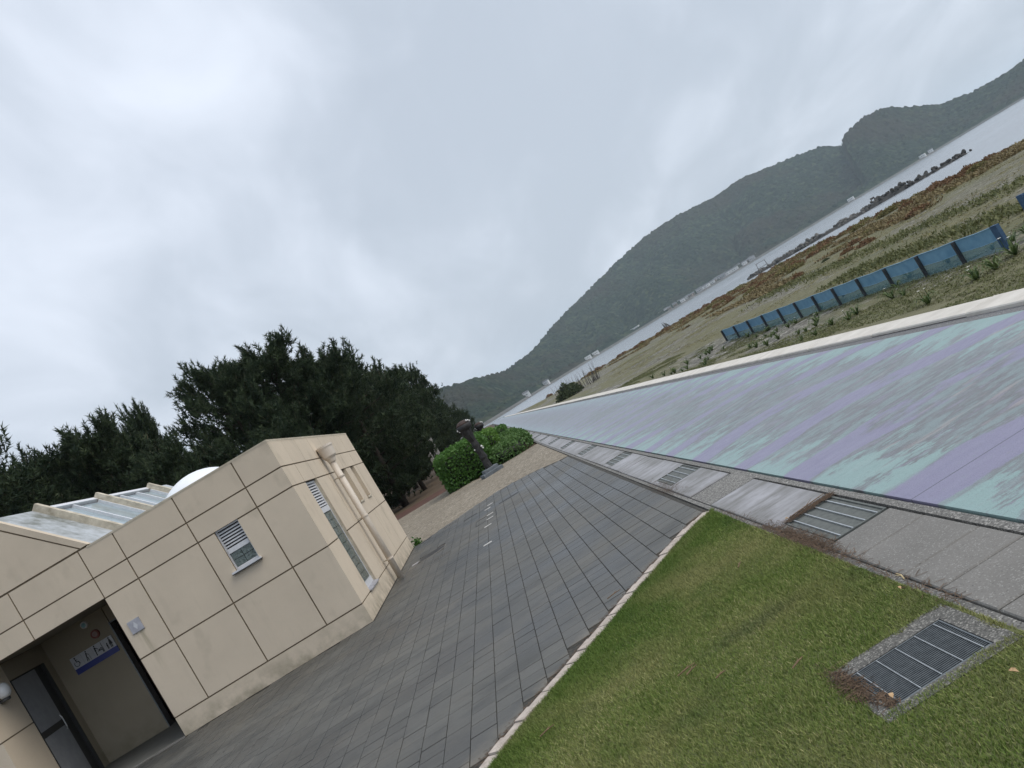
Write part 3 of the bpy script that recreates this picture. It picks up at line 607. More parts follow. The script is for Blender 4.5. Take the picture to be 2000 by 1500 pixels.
# ------------------------------------------------------------------ covers and marks on the plaza
def marker(x, y, lab):
    o = MB().box(x-0.072, x+0.072, y-0.035, y+0.035, -0.004, 0.004, bev=0.002).build('floor_marker', 'white_paint'); tag(o, lab, 'floor marker', 'white marks on the plaza')
MK = [(-0.88, 12.38), (-0.86, 14.45), (-0.81, 15.33), (-0.80, 15.97), (-0.85, 17.16), (-0.79, 17.75)]
for i, (x, y) in enumerate(MK): marker(x, y, ['nearest of the short white marks in a row on the grey plaza'][0] if i == 0 else '%s short white mark of the row, counted from the lawn' % ORD[i])
t = thing('manhole_cover', 'dark round iron manhole cover in the paving near the building corner', 'manhole', (-2.06, 15.35, 0))
MB().lathe([(0.31, -0.02), (0.31, 0.001), (0.285, 0.003), (0.28, -0.004)], seg=28).build('cover_ring', 'concrete', t)
MB().lathe([(0.272, -0.02), (0.272, 0.002), (0.262, 0.004)], seg=28).build('cover_plate', 'iron', t)
MB().box(-0.42, -0.29, -0.16, 0.02, -0.003, 0.004).build('cover_label_plate', 'plate', t)
def slotgrille(x0, x1, y, lab, nsl=9):
    t = thing('slot_drain', lab, 'drain', ((x0+x1)/2, y, 0), group='small slotted drains in the plaza'); L = x1-x0
    MB().box(-L/2, L/2, -0.10, 0.10, -0.002, 0.0025).build('drain_plate', 'concrete', t)
    sm2 = MB().box(-0.010, 0.010, -0.085, 0.085, 0.002, 0.0055).mesh('slot', 'iron')
    for i in range(nsl): link('slot', sm2, t, (-L/2+L*(i+0.5)/nsl, 0, 0))
slotgrille(-1.93, -1.60, 14.14, 'slotted drain plate just in front of the manhole cover')
slotgrille(-1.97, -1.58, 18.50, 'slotted drain plate at the gravel edge of the plaza', 10)
for (x0, x1, y0, y1, lab) in ((-0.58, -0.13, 16.72, 16.86, 'long dark drain slot right of the white marks'), (-1.44, -1.11, 17.52, 17.64, 'short dark drain slot left of the white marks by the gravel'), (-2.6, -2.29, 18.28, 18.38, 'dark drain slot beside the far corner of the building')):
    tag(MB().box(x0, x1, y0, y1, -0.004, 0.004, bev=0.002).build('drain_slot', 'iron'), lab, 'drain', 'drain slots in the plaza')
t = thing('inspection_cover', 'square paved inspection cover with a dark rim under the white marks', 'cover', (-0.86, 15.62, 0))
for (x0, x1, y0, y1) in ((-.26, .20, -.36, -.335), (-.26, .20, .335, .36), (-.26, -.245, -.33, .33), (.185, .20, -.33, .33)): MB().box(x0, x1, y0, y1, -0.003, 0.0035).build('rim', 'iron', t)

# ------------------------------------------------------------------ restroom building
bd = thing('restroom_building', 'beige panelled public restroom block with glazed roof and dark entrance recess', 'building', (-5.5, 15, 0))
BX, BY = -5.5, 15.0
class LB(MB):                                     # builds in world metres, stored relative to the building's base
    def build(s, name, mats, parent=None, smooth=False, off=(BX, BY, 0)):
        s.v = [(x-off[0], y-off[1], z-off[2]) for x, y, z in s.v]
        return MB.build(s, name, mats, parent, smooth)
YF, XS, YB, XL, ZP = 11.70, -2.76, 18.46, -9.70, 2.97
ZR = [0.0, 0.29, 1.23, 2.21, 2.53, 2.97]
J = 0.010                                          # half joint
REC = (-7.92, -5.76, 13.60)                        # entrance recess x0, x1, back wall y
# core behind the panels (shows only in the joints)
co = LB(); e = 0.016
def fcore(x0, x1, z0, z1): co.box(x0, x1, YF+e, YF+0.20, z0, z1)
fcore(XL, REC[0]-0.013, 0, 2.2149); fcore(XL, REC[0], 2.215, ZP-0.03); fcore(REC[0], REC[1], 2.215, ZP-0.03)
fcore(REC[1], -4.03, 0, ZP-0.03); fcore(-3.655, XS-e, 0, ZP-0.03); fcore(-4.03, -3.655, 0, 1.60); fcore(-4.03, -3.655, 2.225, ZP-0.03)
ys0 = YF+0.201
def score(y0, y1, z0, z1, x=XS): co.box(x-0.22, x-e, y0, y1, z0, z1)
score(ys0, 12.51, 0, ZP-0.03); score(12.51, 13.34, 0, 0.29); score(12.51, 13.34, 2.215, ZP-0.03); score(13.34, 15.65, 0, ZP-0.03)
score(15.65, 16.1, 0, 1.52); score(15.65, 16.1, 2.21, ZP-0.03); score(16.1, 16.65, 0, ZP-0.03); score(16.65, 17.1, 0, 1.52); score(16.65, 17.1, 2.21, ZP-0.03); score(17.1, YB, 0, ZP-0.03)
co.box(XL, XL+0.2, ys0, YB-0.201, 0, ZP-0.03); co.box(XL, XS-0.221, YB-0.2, YB, 0, ZP-0.03)
co.build('wall_core', 'joint', bd)
def panel(bxs, name='wall_panel', mat='wall'):
    m_ = LB()
    for b_ in bxs: m_.box(*b_)
    return m_.build(name, mat, bd)
def fp(x0, x1, z0, z1, hole=None, jx0=J, jx1=J):   # front panel, proud of the core
    x0 += jx0; x1 -= jx1; z0 += J if z0 > 0.01 else 0; z1 -= J if z1 < ZP-0.01 else 0.012
    y0, y1 = YF+random.uniform(-.001, .001), YF+e-0.001
    if hole is None: return panel([(x0, x1, y0, y1, z0, z1)])
    a, b, c, d = hole
    bx_ = [(x0, a, y0, y1, z0, z1), (b, x1, y0, y1, z0, z1), (a, b, y0, y1, z0, c)]
    if d < z1: bx_.append((a, b, y0, y1, d, z1))
    return panel(bx_)
FX = [-5.76, -5.23, -4.285, -3.335, XS]
fp(REC[1], XS, 0, 0.29, jx0=0, jx1=0)
for i in range(4):
    for k in range(1, 5):
        fp(FX[i], FX[i+1], ZR[k], ZR[k+1], (-4.03, -3.655, 1.60, 9) if (i == 2 and k == 2) else None, 0 if (i == 0 and k < 3) else J, 0 if i == 3 else J)
for x0, x1 in ((-6.855, -5.76), (-7.95, -6.855), (-8.9, -7.95), (XL, -8.9)):
    for k in (3, 4): fp(x0, x1, ZR[k], ZR[k+1])
fp(XL, REC[0], 0, 0.29, jx0=0, jx1=0)
for x0, x1 in ((XL, -8.9), (-8.9, REC[0])):
    for k in (1, 2): fp(x0, x1, ZR[k], ZR[k+1], jx1=0 if x1 == REC[0] else J)
def sp_(y0, y1, z0, z1, hole=None, j0=0.006, j1=0.006):
    y0 += j0; y1 -= j1; z0 += J if z0 > 0.01 else 0; z1 -= J if z1 < ZP-0.01 else 0.012
    x0, x1 = XS-e+0.001, XS+random.uniform(-.001, .001)
    if hole is None: return panel([(x0, x1, y0, y1, z0, z1)])
    a, b, c, d = hole
    return panel([(x0, x1, y0, a, z0, z1), (x0, x1, b, y1, z0, z1), (x0, x1, a, b, z0, c)])
SY = [YF+e, 12.51, 13.34, 14.28, 15.22, 16.38, 17.42, YB]
for i in range(7):
    sp_(SY[i], SY[i+1], 0, 0.29, j0=0.0 if i == 0 else .006)
    for k in range(1, 5):
        if i == 1 and k in (1, 2): continue
        h_ = None
        if k == 2 and i == 4: h_ = (15.65, 16.1, 1.52, 9)
        if k == 2 and i == 5: h_ = (16.65, 17.1, 1.52, 9)
        sp_(SY[i], SY[i+1], ZR[k], ZR[k+1], h_, j0=0.0 if i == 0 else .006)
# parapet coping and flat roof
cp = LB(); z0, z1 = ZP-0.028, ZP
cp.box(-5.62, XS+0.004, YF-0.004, YF+0.21, z0, z1); cp.box(XS-0.21, XS+0.004, YF+0.211, YB, z0, z1); cp.box(XL, XS-0.211, YB-0.21, YB, z0, z1)
cp.build('parapet_coping', 'cap', bd)
LB().box(XL+0.21, XS-0.23, YF+0.21, YB-0.21, 2.62, 2.70).build('flat_roof', 'flatroof', bd)
# pitched glazed roof
RX, RZ, EX, EZ, LX = -6.63, 4.00, -5.60, 2.97, -7.66
def slope(y0, y1, th, up, mat, name, parent, xa=RX, xb=EX-0.0, off=0.0):
    k = 1/math.sqrt(2); m_ = LB()
    za, zb = RZ-(xa-RX), RZ-(xb-RX)
    m_.extrude_xz([(xa+up*k, za+up*k), (xb+up*k, zb+up*k), (xb+(up-th)*k, zb+(up-th)*k), (xa+(up-th)*k, za+(up-th)*k)], y0, y1)
    return m_.build(name, mat, parent)
gp = LB(); gp.extrude_xz([(-5.73, 2.985), (-6.63, 3.86), (-7.53, 2.985)], YF, YF+0.016); gp.build('gable_panel', 'wall', bd)
gp = LB(); gp.extrude_xz([(-5.585, 2.985), (-5.70, 2.985), (-6.63, 3.895), (-7.56, 2.985), (-7.675, 2.985), (-6.63, 4.03)], YF-0.004, YF+0.10); gp.build('gable_coping', 'wall', bd)
gp = LB(); gp.extrude_xz([(-5.6, 2.93), (-6.63, 3.99), (-7.66, 2.93)], YF+0.0165, YF+0.09); gp.build('gable_core', 'joint', bd)
FN = [12.93, 14.93, 17.2]
for y in FN:
    slope(y, y+0.11, 0.30, 0.11, 'fin', 'roof_upstand', bd, RX-0.01, EX+0.25)
    m_ = LB(); m_.box(RX-0.12, RX+0.07, y+.001, y+0.109, RZ-0.35, RZ-0.02); m_.build('upstand_end', 'fin', bd)
slope(YF+0.101, FN[0]-0.001, 0.08, 0.0, 'greyroof', 'roof_sheet', bd, RX, EX+0.25)
slope(FN[2]+0.131, YB-0.22, 0.08, 0.0, 'greyroof', 'roof_sheet', bd, RX, EX+0.25)
for b, (y0, y1, nm_) in enumerate(((FN[0]+0.13, FN[1], 2), (FN[1]+0.13, FN[2], 3))):
    sk = LB(); k = 1/math.sqrt(2)
    sk.extrude_xz([(RX+.0, RZ+0.03), (RX+.06, RZ-0.03), (RX+.0, RZ-0.09), (RX-.06, RZ-0.03)], y0+.002, y1-.002); sk = sk.build('skylight', 'alu', bd)
    L = (y1-y0)/nm_
    for i in range(nm_):
        slope(y0+L*i+0.025, y0+L*(i+1)-0.025, 0.02, -0.03, 'skyglass', 'pane', sk, RX+0.07, EX+0.25)
    for i in range(nm_+1):
        yy = min(max(y0+L*i, y0+0.026), y1-0.026); slope(yy-0.024, yy+0.024, 0.06, 0.015, 'alu', 'glazing_bar', sk, RX+0.065, EX+0.25)
m_ = LB(); m_.extrude_xz([(RX, RZ-0.02), (LX, EZ-0.02), (LX, EZ-0.1), (RX, RZ-0.1)], YF+0.101, YB-0.22); m_.build('rear_roof_sheet', 'greyroof', bd)
m_ = LB(); m_.extrude_xz([(EX+.2, 2.71), (RX, RZ-.12), (LX, 2.71)], YB-0.3, YB-0.22); m_.build('rear_gable', 'wall', bd)
# white dome
prof = [(0.80*math.cos(a), 2.66+0.73*math.sin(a)) for a in [i*math.pi/2/14 for i in range(14)]]
dm = LB(); dm.lathe([(0.84, 2.70)]+[(0.84, 2.74)]+[p for p in prof if p[1] > 2.74]+[(0.02, 3.392)], -4.67, 14.0, 40); dm.build('roof_dome', 'white_dome', bd, True)
# front window: louvres above glass blocks
yw = YF+0.05
wn = LB(); x0, x1 = -4.03, -3.655
wn.box(x0, x0+0.022, yw, yw+0.05, 1.60, 2.22); wn.box(x1-0.022, x1, yw, yw+0.05, 1.60, 2.22); wn.box(x0+.022, x1-.022, yw, yw+0.05, 2.195, 2.22); wn.box(x0+.022, x1-.022, yw, yw+0.05, 1.60, 1.63); wn.box(x0+.022, x1-.022, yw-0.004, yw+0.05, 1.845, 1.915)
wn = wn.build('window', 'alu', bd)
LB().box(x0+.0225, x1-.0225, yw+0.052, yw+0.07, 1.60, 2.22).build('dark_void', 'alu_dark', wn)
for i in range(6):
    z = 1.935+i*0.043; m_ = LB(); m_.add([(x0+.023, yw+0.004, z), (x1-.023, yw+0.004, z), (x1-.023, yw+0.03, z+0.012), (x0+.023, yw+0.03, z+0.012), (x0+.023, yw+0.004, z+.016), (x1-.023, yw+0.004, z+.016), (x1-.023, yw+0.03, z+0.026), (x0+.023, yw+0.03, z+0.026)], [(3, 2, 1, 0), (4, 5, 6, 7), (0, 1, 5, 4), (2, 3, 7, 6), (1, 2, 6, 5), (3, 0, 4, 7)]); m_.build('louvre', 'alu', wn)
for i in range(2):
    for k in range(2):
        xa = x0+0.026+i*0.165; za = 1.634+k*0.107; LB().box(xa, xa+0.158, yw+0.012, yw+0.05, za, za+0.10).build('glass_block', 'glassblock', wn)
m_ = LB(); m_.extrude_xz([(0, 0)]*0 or [(x0-0.05, 1.575), (x1+0.03, 1.575), (x1+0.03, 1.60), (x0-0.05, 1.60)], YF-0.055, YF-0.001); m_.build('sill', 'alu', wn)
m_ = LB(); m_.box(x0-0.052, x1+0.034, YF-0.060, YF-0.001, 1.560, 1.5745); m_.build('sill_dark_strip', 'darkframe', wn)  # separate dark strip drawn as a line beneath the sill
# tall side window
xw = XS-0.05
wn = LB(); y0, y1 = 12.525, 13.325; z0, z1 = 0.33, 2.20
wn.box(xw-0.05, xw, y0, y0+0.03, z0, z1); wn.box(xw-0.05, xw, y1-0.03, y1, z0, z1); wn.box(xw-0.05, xw, y0+.03, y1-.03, z1-0.03, z1); wn.box(xw-0.05, xw+0.004, y0+.03, y1-.03, 1.66, 1.75); wn.box(xw-0.05, xw+0.01, y0+.03, y1-.03, z0, z0+0.10)
wn = wn.build('tall_window', 'alu', bd)
LB().box(xw-0.09, xw-0.052, y0, y1, z0, z1).build('dark_void', 'alu_dark', wn)
for i in range(9):
    z = 1.765+i*0.045; m_ = LB(); m_.add([(xw-0.004, y0+.031, z), (xw-0.004, y1-.031, z), (xw-0.035, y1-.031, z+0.028), (xw-0.035, y0+.031, z+0.028), (xw-0.004, y0+.031, z+.008), (xw-0.004, y1-.031, z+.008), (xw-0.035, y1-.031, z+0.036), (xw-0.035, y0+.031, z+0.036)], [(0, 1, 2, 3), (7, 6, 5, 4), (4, 5, 1, 0), (6, 7, 3, 2), (5, 6, 2, 1), (7, 4, 0, 3)]); m_.build('louvre', 'alu', wn)
for k in range(9):
    za = 0.435+k*0.1355
    for i in range(3): ya = y0+0.034+i*0.245; LB().box(xw-0.05, xw-0.006, ya, ya+0.238, za, za+0.128).build('glass_block', 'glassblock', wn)
m_ = LB(); m_.add([(XS-0.05, 12.5, 0.345), (XS-0.05, 13.35, 0.345), (XS+0.035, 13.35, 0.31), (XS+0.035, 12.5, 0.31), (XS-0.05, 12.5, 0.315), (XS-0.05, 13.35, 0.315), (XS+0.035, 13.35, 0.295), (XS+0.035, 12.5, 0.295)], [(3, 2, 1, 0), (4, 5, 6, 7), (2, 3, 7, 6), (0, 1, 5, 4), (1, 2, 6, 5), (3, 0, 4, 7)]); m_.build('sill', 'plate', wn)
# reveals of the openings
for y_ in (13.33, 12.511): LB().box(XS-0.10, XS-e-0.0005, y_, y_+.009, 0.31, 2.21).build('reveal', 'cap', bd)
for a in (15.65, 16.65): LB().box(XS-0.14, XS-e-.0005, a+.44, a+.449, 1.525, 2.205).build('reveal', 'wall', bd)
for a in (15.65, 16.65):
    o = LB(); o.box(XS-0.15, XS-0.10, a+.01, a+.435, 1.53, 2.20); o = o.build('slot_window', 'cap', bd)
    LB().box(XS-0.11, XS+0.025, a-.02, a+.46, 1.485, 1.515).build('sill', 'cap', o)
# downpipe with hopper head
XP = XS+0.14
dp = LB(); dp.tube([(XP, 14.5, 0.02), (XP, 14.5, 2.42)], 0.056, 18); dp = dp.build('downpipe', 'pipe', bd, True)
hp = LB(); prof = [(0.07, 2.36), (0.08, 2.40), (0.085, 2.42), (0.125, 2.47), (0.14, 2.64), (0.15, 2.64), (0.15, 2.68), (0.13, 2.68)]; hp.lathe(prof, XP+0.01, 14.5, 24); hp.build('hopper_head', 'pipe', dp)
for z in (0.40, 1.26, 2.07):
    LB().lathe([(0.064, z-0.012), (0.071, z-0.012), (0.071, z+0.012), (0.064, z+0.012)], XP, 14.5, 18).build('pipe_clip', 'pipe', dp)
    LB().box(XS, XP-0.05, 14.485, 14.515, z-0.01, z+0.01).build('pipe_bracket', 'fin', dp)
# entrance recess
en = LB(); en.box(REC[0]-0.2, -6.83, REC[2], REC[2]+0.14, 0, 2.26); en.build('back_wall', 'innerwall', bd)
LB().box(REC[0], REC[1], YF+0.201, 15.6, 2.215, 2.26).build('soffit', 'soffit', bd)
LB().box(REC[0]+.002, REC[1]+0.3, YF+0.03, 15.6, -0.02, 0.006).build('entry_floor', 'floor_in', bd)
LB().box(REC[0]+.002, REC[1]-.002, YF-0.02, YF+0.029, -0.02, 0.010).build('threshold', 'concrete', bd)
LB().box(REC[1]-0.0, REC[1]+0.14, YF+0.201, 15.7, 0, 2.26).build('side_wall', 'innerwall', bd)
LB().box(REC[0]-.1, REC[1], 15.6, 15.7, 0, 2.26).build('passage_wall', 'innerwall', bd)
dr = LB(); dr.box(-7.12, -6.30, 14.42, 14.46, 0.01, 2.0); dr = dr.build('inner_door', 'purpledoor', bd)
LB().box(-7.16, -7.121, 14.40, 14.47, 0, 2.04).build('door_frame', 'darkframe', dr)
LB().box(-6.840, -6.820, REC[2]-0.012, REC[2]+0.15, 0, 1.95).build('metal_jamb', 'galv_dark', bd)
LB().box(-6.814, -5.77, REC[2]-0.012, REC[2]+0.02, 1.93, 1.95).build('metal_head', 'galv_dark', bd)
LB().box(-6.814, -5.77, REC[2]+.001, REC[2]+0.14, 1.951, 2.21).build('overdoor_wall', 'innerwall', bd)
# recess side wall with the grey door
sw = LB(); xs_ = REC[0]
sw.box(xs_-0.18, xs_-0.012, YF+0.201, 12.49, 0, 2.21); sw.box(xs_-0.18, xs_-0.012, 12.49, 13.42, 1.93, 2.21); sw.box(xs_-0.18, xs_-0.012, 13.42, REC[2]-.001, 0, 2.21); sw.build('recess_core', 'joint', bd)
for z0, z1 in ((0, 0.28), (0.30, 1.22), (1.24, 2.208)): panel([(xs_-0.011, xs_, YF+0.0165, 12.485, z0, z1)], mat='wall')
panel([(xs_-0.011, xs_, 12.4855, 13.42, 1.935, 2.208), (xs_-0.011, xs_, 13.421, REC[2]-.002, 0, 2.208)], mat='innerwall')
LB().box(xs_-0.17, xs_-0.05, 12.491, 13.418, 0, 1.929).build('door_recess', 'darkframe', bd)
dr = LB(); dr.box(xs_-0.049, xs_-0.015, 12.51, 13.16, 0.02, 1.91); dr = dr.build('steel_door', 'greydoor', bd)
LB().box(xs_-0.0145, xs_-0.010, 12.51, 13.16, 0.93, 1.03).build('mid_rail', 'darkframe', dr)
LB().tube([(xs_+.012, 13.08, .86), (xs_+.03, 13.08, .90), (xs_+.03, 13.08, 1.06), (xs_+.012, 13.08, 1.10)], .009, 8).build('door_handle', 'galv', dr)
for a in (12.491, 13.40): LB().box(xs_-0.05, xs_+0.004, a, a+0.018, 0, 1.929).build('door_jamb', 'darkframe', dr)
# wall-mounted things in and around the entrance
t = thing('restroom_sign', 'white and navy restroom pictogram sign on the shaded entrance wall', 'sign', (-7.27, REC[2]-0.012, 1.47))
MB().box(-0.375, 0.375, -0.008, 0.008, 0.095, 0.29).build('pictogram_panel', 'sign_white', t)
MB().box(-0.375, 0.375, -0.009, 0.008, 0.0, 0.0945).build('text_band', 'sign_blue', t)
pic = MB(); yb = -0.0105
def flat(poly, z=yb, m_=None):
    (m_ or pic).add([(x, z, y) for x, y in poly], [tuple(range(len(poly)))])
def disc(cx, cy, r, m_=None, n=14, y=yb): flat([(cx+r*math.cos(6.283*i/n), cy+r*math.sin(6.283*i/n)) for i in range(n)], y, m_)
def bar(x0, y0, x1, y1, wd):
    d = Vector((x1-x0, y1-y0)).normalized(); nx, ny = -d.y*wd/2, d.x*wd/2; flat([(x0+nx, y0+ny), (x0-nx, y0-ny), (x1-nx, y1-ny), (x1+nx, y1+ny)], yb-0.0003*len(pic.f))
# wheelchair user
disc(-0.30, 0.265, 0.013); bar(-0.30, 0.25, -0.295, 0.19, 0.014); bar(-0.295, 0.195, -0.262, 0.195, 0.012); bar(-0.262, 0.198, -0.250, 0.15, 0.012); bar(-0.30, 0.225, -0.268, 0.225, 0.009)
for i in range(14):
    a0, a1 = 6.283*(i+3)/18, 6.283*(i+4)/18; bar(-0.298+0.042*math.cos(a0+1.2), 0.165+0.042*math.sin(a0+1.2), -0.298+0.042*math.cos(a1+1.2), 0.165+0.042*math.sin(a1+1.2), 0.009)
# person with stick
disc(-0.10, 0.268, 0.012); bar(-0.10, 0.25, -0.115, 0.19, 0.018); bar(-0.115, 0.19, -0.10, 0.15, 0.011); bar(-0.10, 0.15, -0.108, 0.112, 0.011); bar(-0.115, 0.19, -0.132, 0.112, 0.011); bar(-0.10, 0.235, -0.068, 0.205, 0.009); bar(-0.068, 0.21, -0.064, 0.112, 0.005)
# carer with baby at a changing table
disc(0.055, 0.27, 0.013); bar(0.055, 0.25, 0.05, 0.185, 0.022); bar(0.05, 0.185, 0.045, 0.112, 0.016); bar(0.06, 0.24, 0.10, 0.20, 0.010); bar(0.085, 0.165, 0.165, 0.165, 0.012); bar(0.16, 0.16, 0.16, 0.112, 0.010); disc(0.145, 0.19, 0.011); bar(0.135, 0.183, 0.10, 0.18, 0.014); bar(0.175, 0.112, 0.175, 0.275, 0.008)
# adult and child
disc(0.315, 0.268, 0.013); flat([(0.305, 0.25), (0.325, 0.25), (0.345, 0.165), (0.285, 0.165)], yb-.0001); bar(0.305, 0.165, 0.305, 0.112, 0.011); bar(0.326, 0.165, 0.326, 0.112, 0.011); disc(0.255, 0.205, 0.011); bar(0.255, 0.193, 0.255, 0.15, 0.022); bar(0.249, 0.15, 0.249, 0.112, 0.009); bar(0.262, 0.15, 0.262, 0.112, 0.009)
pic.build('pictograms', 'sign_black', t)
for x in (-0.19, 0.0, 0.215): MB().box(x-0.0015, x+0.0015, -0.0095, -0.0081, 0.11, 0.285).build('divider', 'plate', t)
t = thing('wall_plate', 'square brushed metal plate on the wall beside the entrance', 'plaque', (-5.58, YF-0.003, 1.67))
MB().box(-0.09, 0.09, -0.012, 0.002, -0.09, 0.09).build('plate_face', 'plate', t)
MB().box(-0.09, 0.09, -0.013, 0.002, -0.097, -0.0905).build('plate_lower_edge', 'galv_dark', t)
mb = MB(); mb.add([(0.0, -0.0127, 0.06), (0.035, -0.0127, 0.0), (0.0, -0.0127, -0.06), (-0.03, -0.0127, 0.0)], [(3, 2, 1, 0)]); mb.build('engraved_motif', 'sign_white', t)
def disc_thing(name, x, z, r, mat, ring, lab, cat, y=REC[2]):
    t = thing(name, lab, cat, (x, y, z))
    o = MB(); n = 24
    o.add([(r*math.cos(6.283*i/n), -0.001, r*math.sin(6.283*i/n)) for i in range(n)]+[(r*0.9*math.cos(6.283*i/n), -0.03, r*0.9*math.sin(6.283*i/n)) for i in range(n)], [tuple(range(n, 2*n))]+[(i, (i+1) % n, n+(i+1) % n, n+i) for i in range(n)]); o.build('housing', ring, t)
    o = MB(); o.add([(r*0.6*math.cos(6.283*i/n), -0.031, r*0.6*math.sin(6.283*i/n)) for i in range(n)]+[(0, -0.042, 0)], [(i, (i+1) % n, n) for i in range(n)]); o.build('face', mat, t)
    return t
disc_thing('round_lamp', -7.18, 2.115, 0.062, 'cyan', 'lampwhite', 'small round pale blue lamp cover high on the entrance wall', 'lamp')
disc_thing('alarm_bell', -7.10, 1.90, 0.075, 'purpledoor', 'red', 'round dull red alarm bell above the pictogram sign', 'alarm')
t = thing('wall_lamp', 'white globe wall lamp on the side of the entrance recess', 'lamp', (REC[0], 12.10, 1.85))
MB().lathe([(0.02, -0.11), (0.06, -0.10), (0.09, -0.06), (0.1, 0.0), (0.09, 0.06), (0.06, 0.1), (0.02, 0.11)], 0.10, 0, 20).build('globe', 'lampwhite', t, True)
MB().lathe([(0.05, -0.15), (0.065, -0.14), (0.065, -0.11), (0.05, -0.10)], 0.08, 0, 16).build('lamp_base', 'darkframe', t)
MB().box(0.0, 0.06, -0.03, 0.03, -0.15, -0.10).build('bracket', 'darkframe', t)

# ------------------------------------------------------------------ beach, sea, hills
SH_Y = np.array([-300, 0, 66, 111, 143, 168, 184, 196, 206, 214, 225, 300], float)
SH_X = np.array([68, 66, 63, 65, 69, 62, 54, 44, 30, 16, 8, 3], float)
def beach_z(x, y):
    xs = np.interp(y, SH_Y, SH_X)
    near = np.interp(x, [5.0, 5.6, 8, 11, 14, 18], [-0.35, -0.55, -1.15, -1.72, -1.97, -2.0])
    t = np.clip((x-5)/np.maximum(xs-5, 1), 0, 3); d = x-xs
    zf = np.interp(d, [-40, -26, -11, -7, 0, 10, 40], [-2.0, -1.98, -1.9, -2.15, -3.22, -3.9, -5.5])
    z = np.where(xs > 45, np.maximum(np.minimum(near, 9), zf*0+near)+np.where(d > -40, zf+2.0, 0), np.interp(t, [0, 0.2, 0.6, 1, 2], [-0.45, -1.3, -2.0, -3.22, -5]))
    amp = np.clip((x-5.5)/6, 0, 1)*np.clip(-d/6, 0, 1)
    return z+amp*(0.22*(fbm(x/7, y/9, 4, 31)-0.5)+0.10*(fbm(x/1.6, y/1.6, 3, 33)-0.5))
xg = np.concatenate([np.linspace(5.02, 40, 150), np.linspace(40.5, 110, 130)]); yg = np.concatenate([np.linspace(-40, 5, 25), np.linspace(5.4, 70, 160), np.geomspace(71, 300, 150)])
XX, YY = np.meshgrid(xg, yg); ZZ = beach_z(XX, YY)
def grid_faces(ny, nx):
    i = np.arange(ny*nx).reshape(ny, nx); return np.stack([i[:-1, :-1], i[:-1, 1:], i[1:, 1:], i[1:, :-1]], -1).reshape(-1, 4)
tag(soup('beach', np.c_[XX.ravel(), YY.ravel(), ZZ.ravel()], grid_faces(*XX.shape), 'beach', smooth=True), kind='structure')
mb = MB(); nS = 64; mb.add([(14000*math.cos(6.28318*k/nS), 14000*math.sin(6.28318*k/nS), SEA_Z) for k in range(nS)], [tuple(range(nS))]); tag(mb.build('sea', 'sea'), kind='structure')

A_R0 = ([-70, -30, 0, 1.3, 5, 9.4, 20, 30, 35, 39.5, 60, 90], [600, 700, 850, 880, 1230, 1450, 1560, 1750, 1950, 1900, 1900, 1900])
A_EL = ([-70, -30, -10, -1.1, 1.05, 3.2, 5.44, 7.58, 10.5, 13.4, 16.1, 18.6, 21.5, 23.4, 25.1, 27, 28.3, 29.2, 29.45, 29.9, 31.4, 32.6, 33.8, 35.1, 36.7, 38.4, 39.5, 42, 55, 90],
        [3.5, 3.5, 4.0, 3.24, 2.66, 2.07, 2.31, 3.10, 3.80, 4.49, 5.01, 5.06, 4.75, 4.83, 4.49, 4.11, 3.82, 3.25, 3.18, 3.62, 3.87, 3.64, 2.8, 2.02, 1.63, 1.51, 1.59, 1.9, 2.5, 2.0])
A_W = ([-70, 0, 3, 8, 14, 24, 29.3, 29.6, 34, 40, 90], [450, 430, 500, 700, 900, 900, 800, 480, 430, 450, 500])
def hill_z(azd, s):                                 # s = metres inland from the far shore
    r0 = np.interp(azd, *A_R0); el = np.interp(azd, *A_EL); wd = np.interp(azd, *A_W)
    r = r0+s; H = (r0+wd)*np.tan(np.radians(el))+1.6-SEA_Z-7.0
    t = s/wd
    shelf = np.clip((t-0.06)/0.94, 0, 1); g = 0.72*shelf+0.28*shelf*shelf*(3-2*shelf)
    back = np.clip(t-1, 0, 9); g = g-back*0.9
    arc = np.radians(azd)*1600
    gul = np.abs(fbm(arc/170, s/480, 4, 61)-0.5)*2; g2 = fbm(arc/95, s/140, 4, 71)-0.5
    env = np.clip(4*shelf*(1-shelf), 0, 1)
    z = SEA_Z+np.clip(s/9, 0, 1)*3.2+np.clip(s/60, 0, 1)*1.5+H*g-env*H*0.42*(1-gul)**2*0.9+env*g2*26
    return r, np.where(s <= 0, SEA_Z-2, z)
azs = np.concatenate([np.linspace(-68, -7, 60), np.linspace(-6.8, 42, 1150), np.linspace(42.5, 88, 60)])
ss = np.concatenate([[0.0, 2, 5, 9, 14, 22], np.linspace(30, 950, 235), np.linspace(970, 1500, 12)])
AZ, SS = np.meshgrid(azs, ss); rr, zz_ = hill_z(AZ, SS)
gx = rr*np.sin(np.radians(AZ)); gy = rr*np.cos(np.radians(AZ))
forest = np.clip((SS-18)/30, 0, 1)*np.clip(fbm(gx/60, gy/60, 2, 5)*3-0.4+np.clip((SS-70)/60, 0, 3), 0, 1)
zz_ = zz_+forest*(8.5*bumps(gx/10.5, gy/10.5, 3)+3.0*bumps(gx/5.1, gy/5.1, 8))
fc = grid_faces(*AZ.shape); smid = SS.ravel()[fc].mean(1)
tag(soup('hills', np.c_[gx.ravel(), gy.ravel(), zz_.ravel()], fc, ['hill', 'shorerock'], mi=(smid < 16).astype(int)), kind='structure')

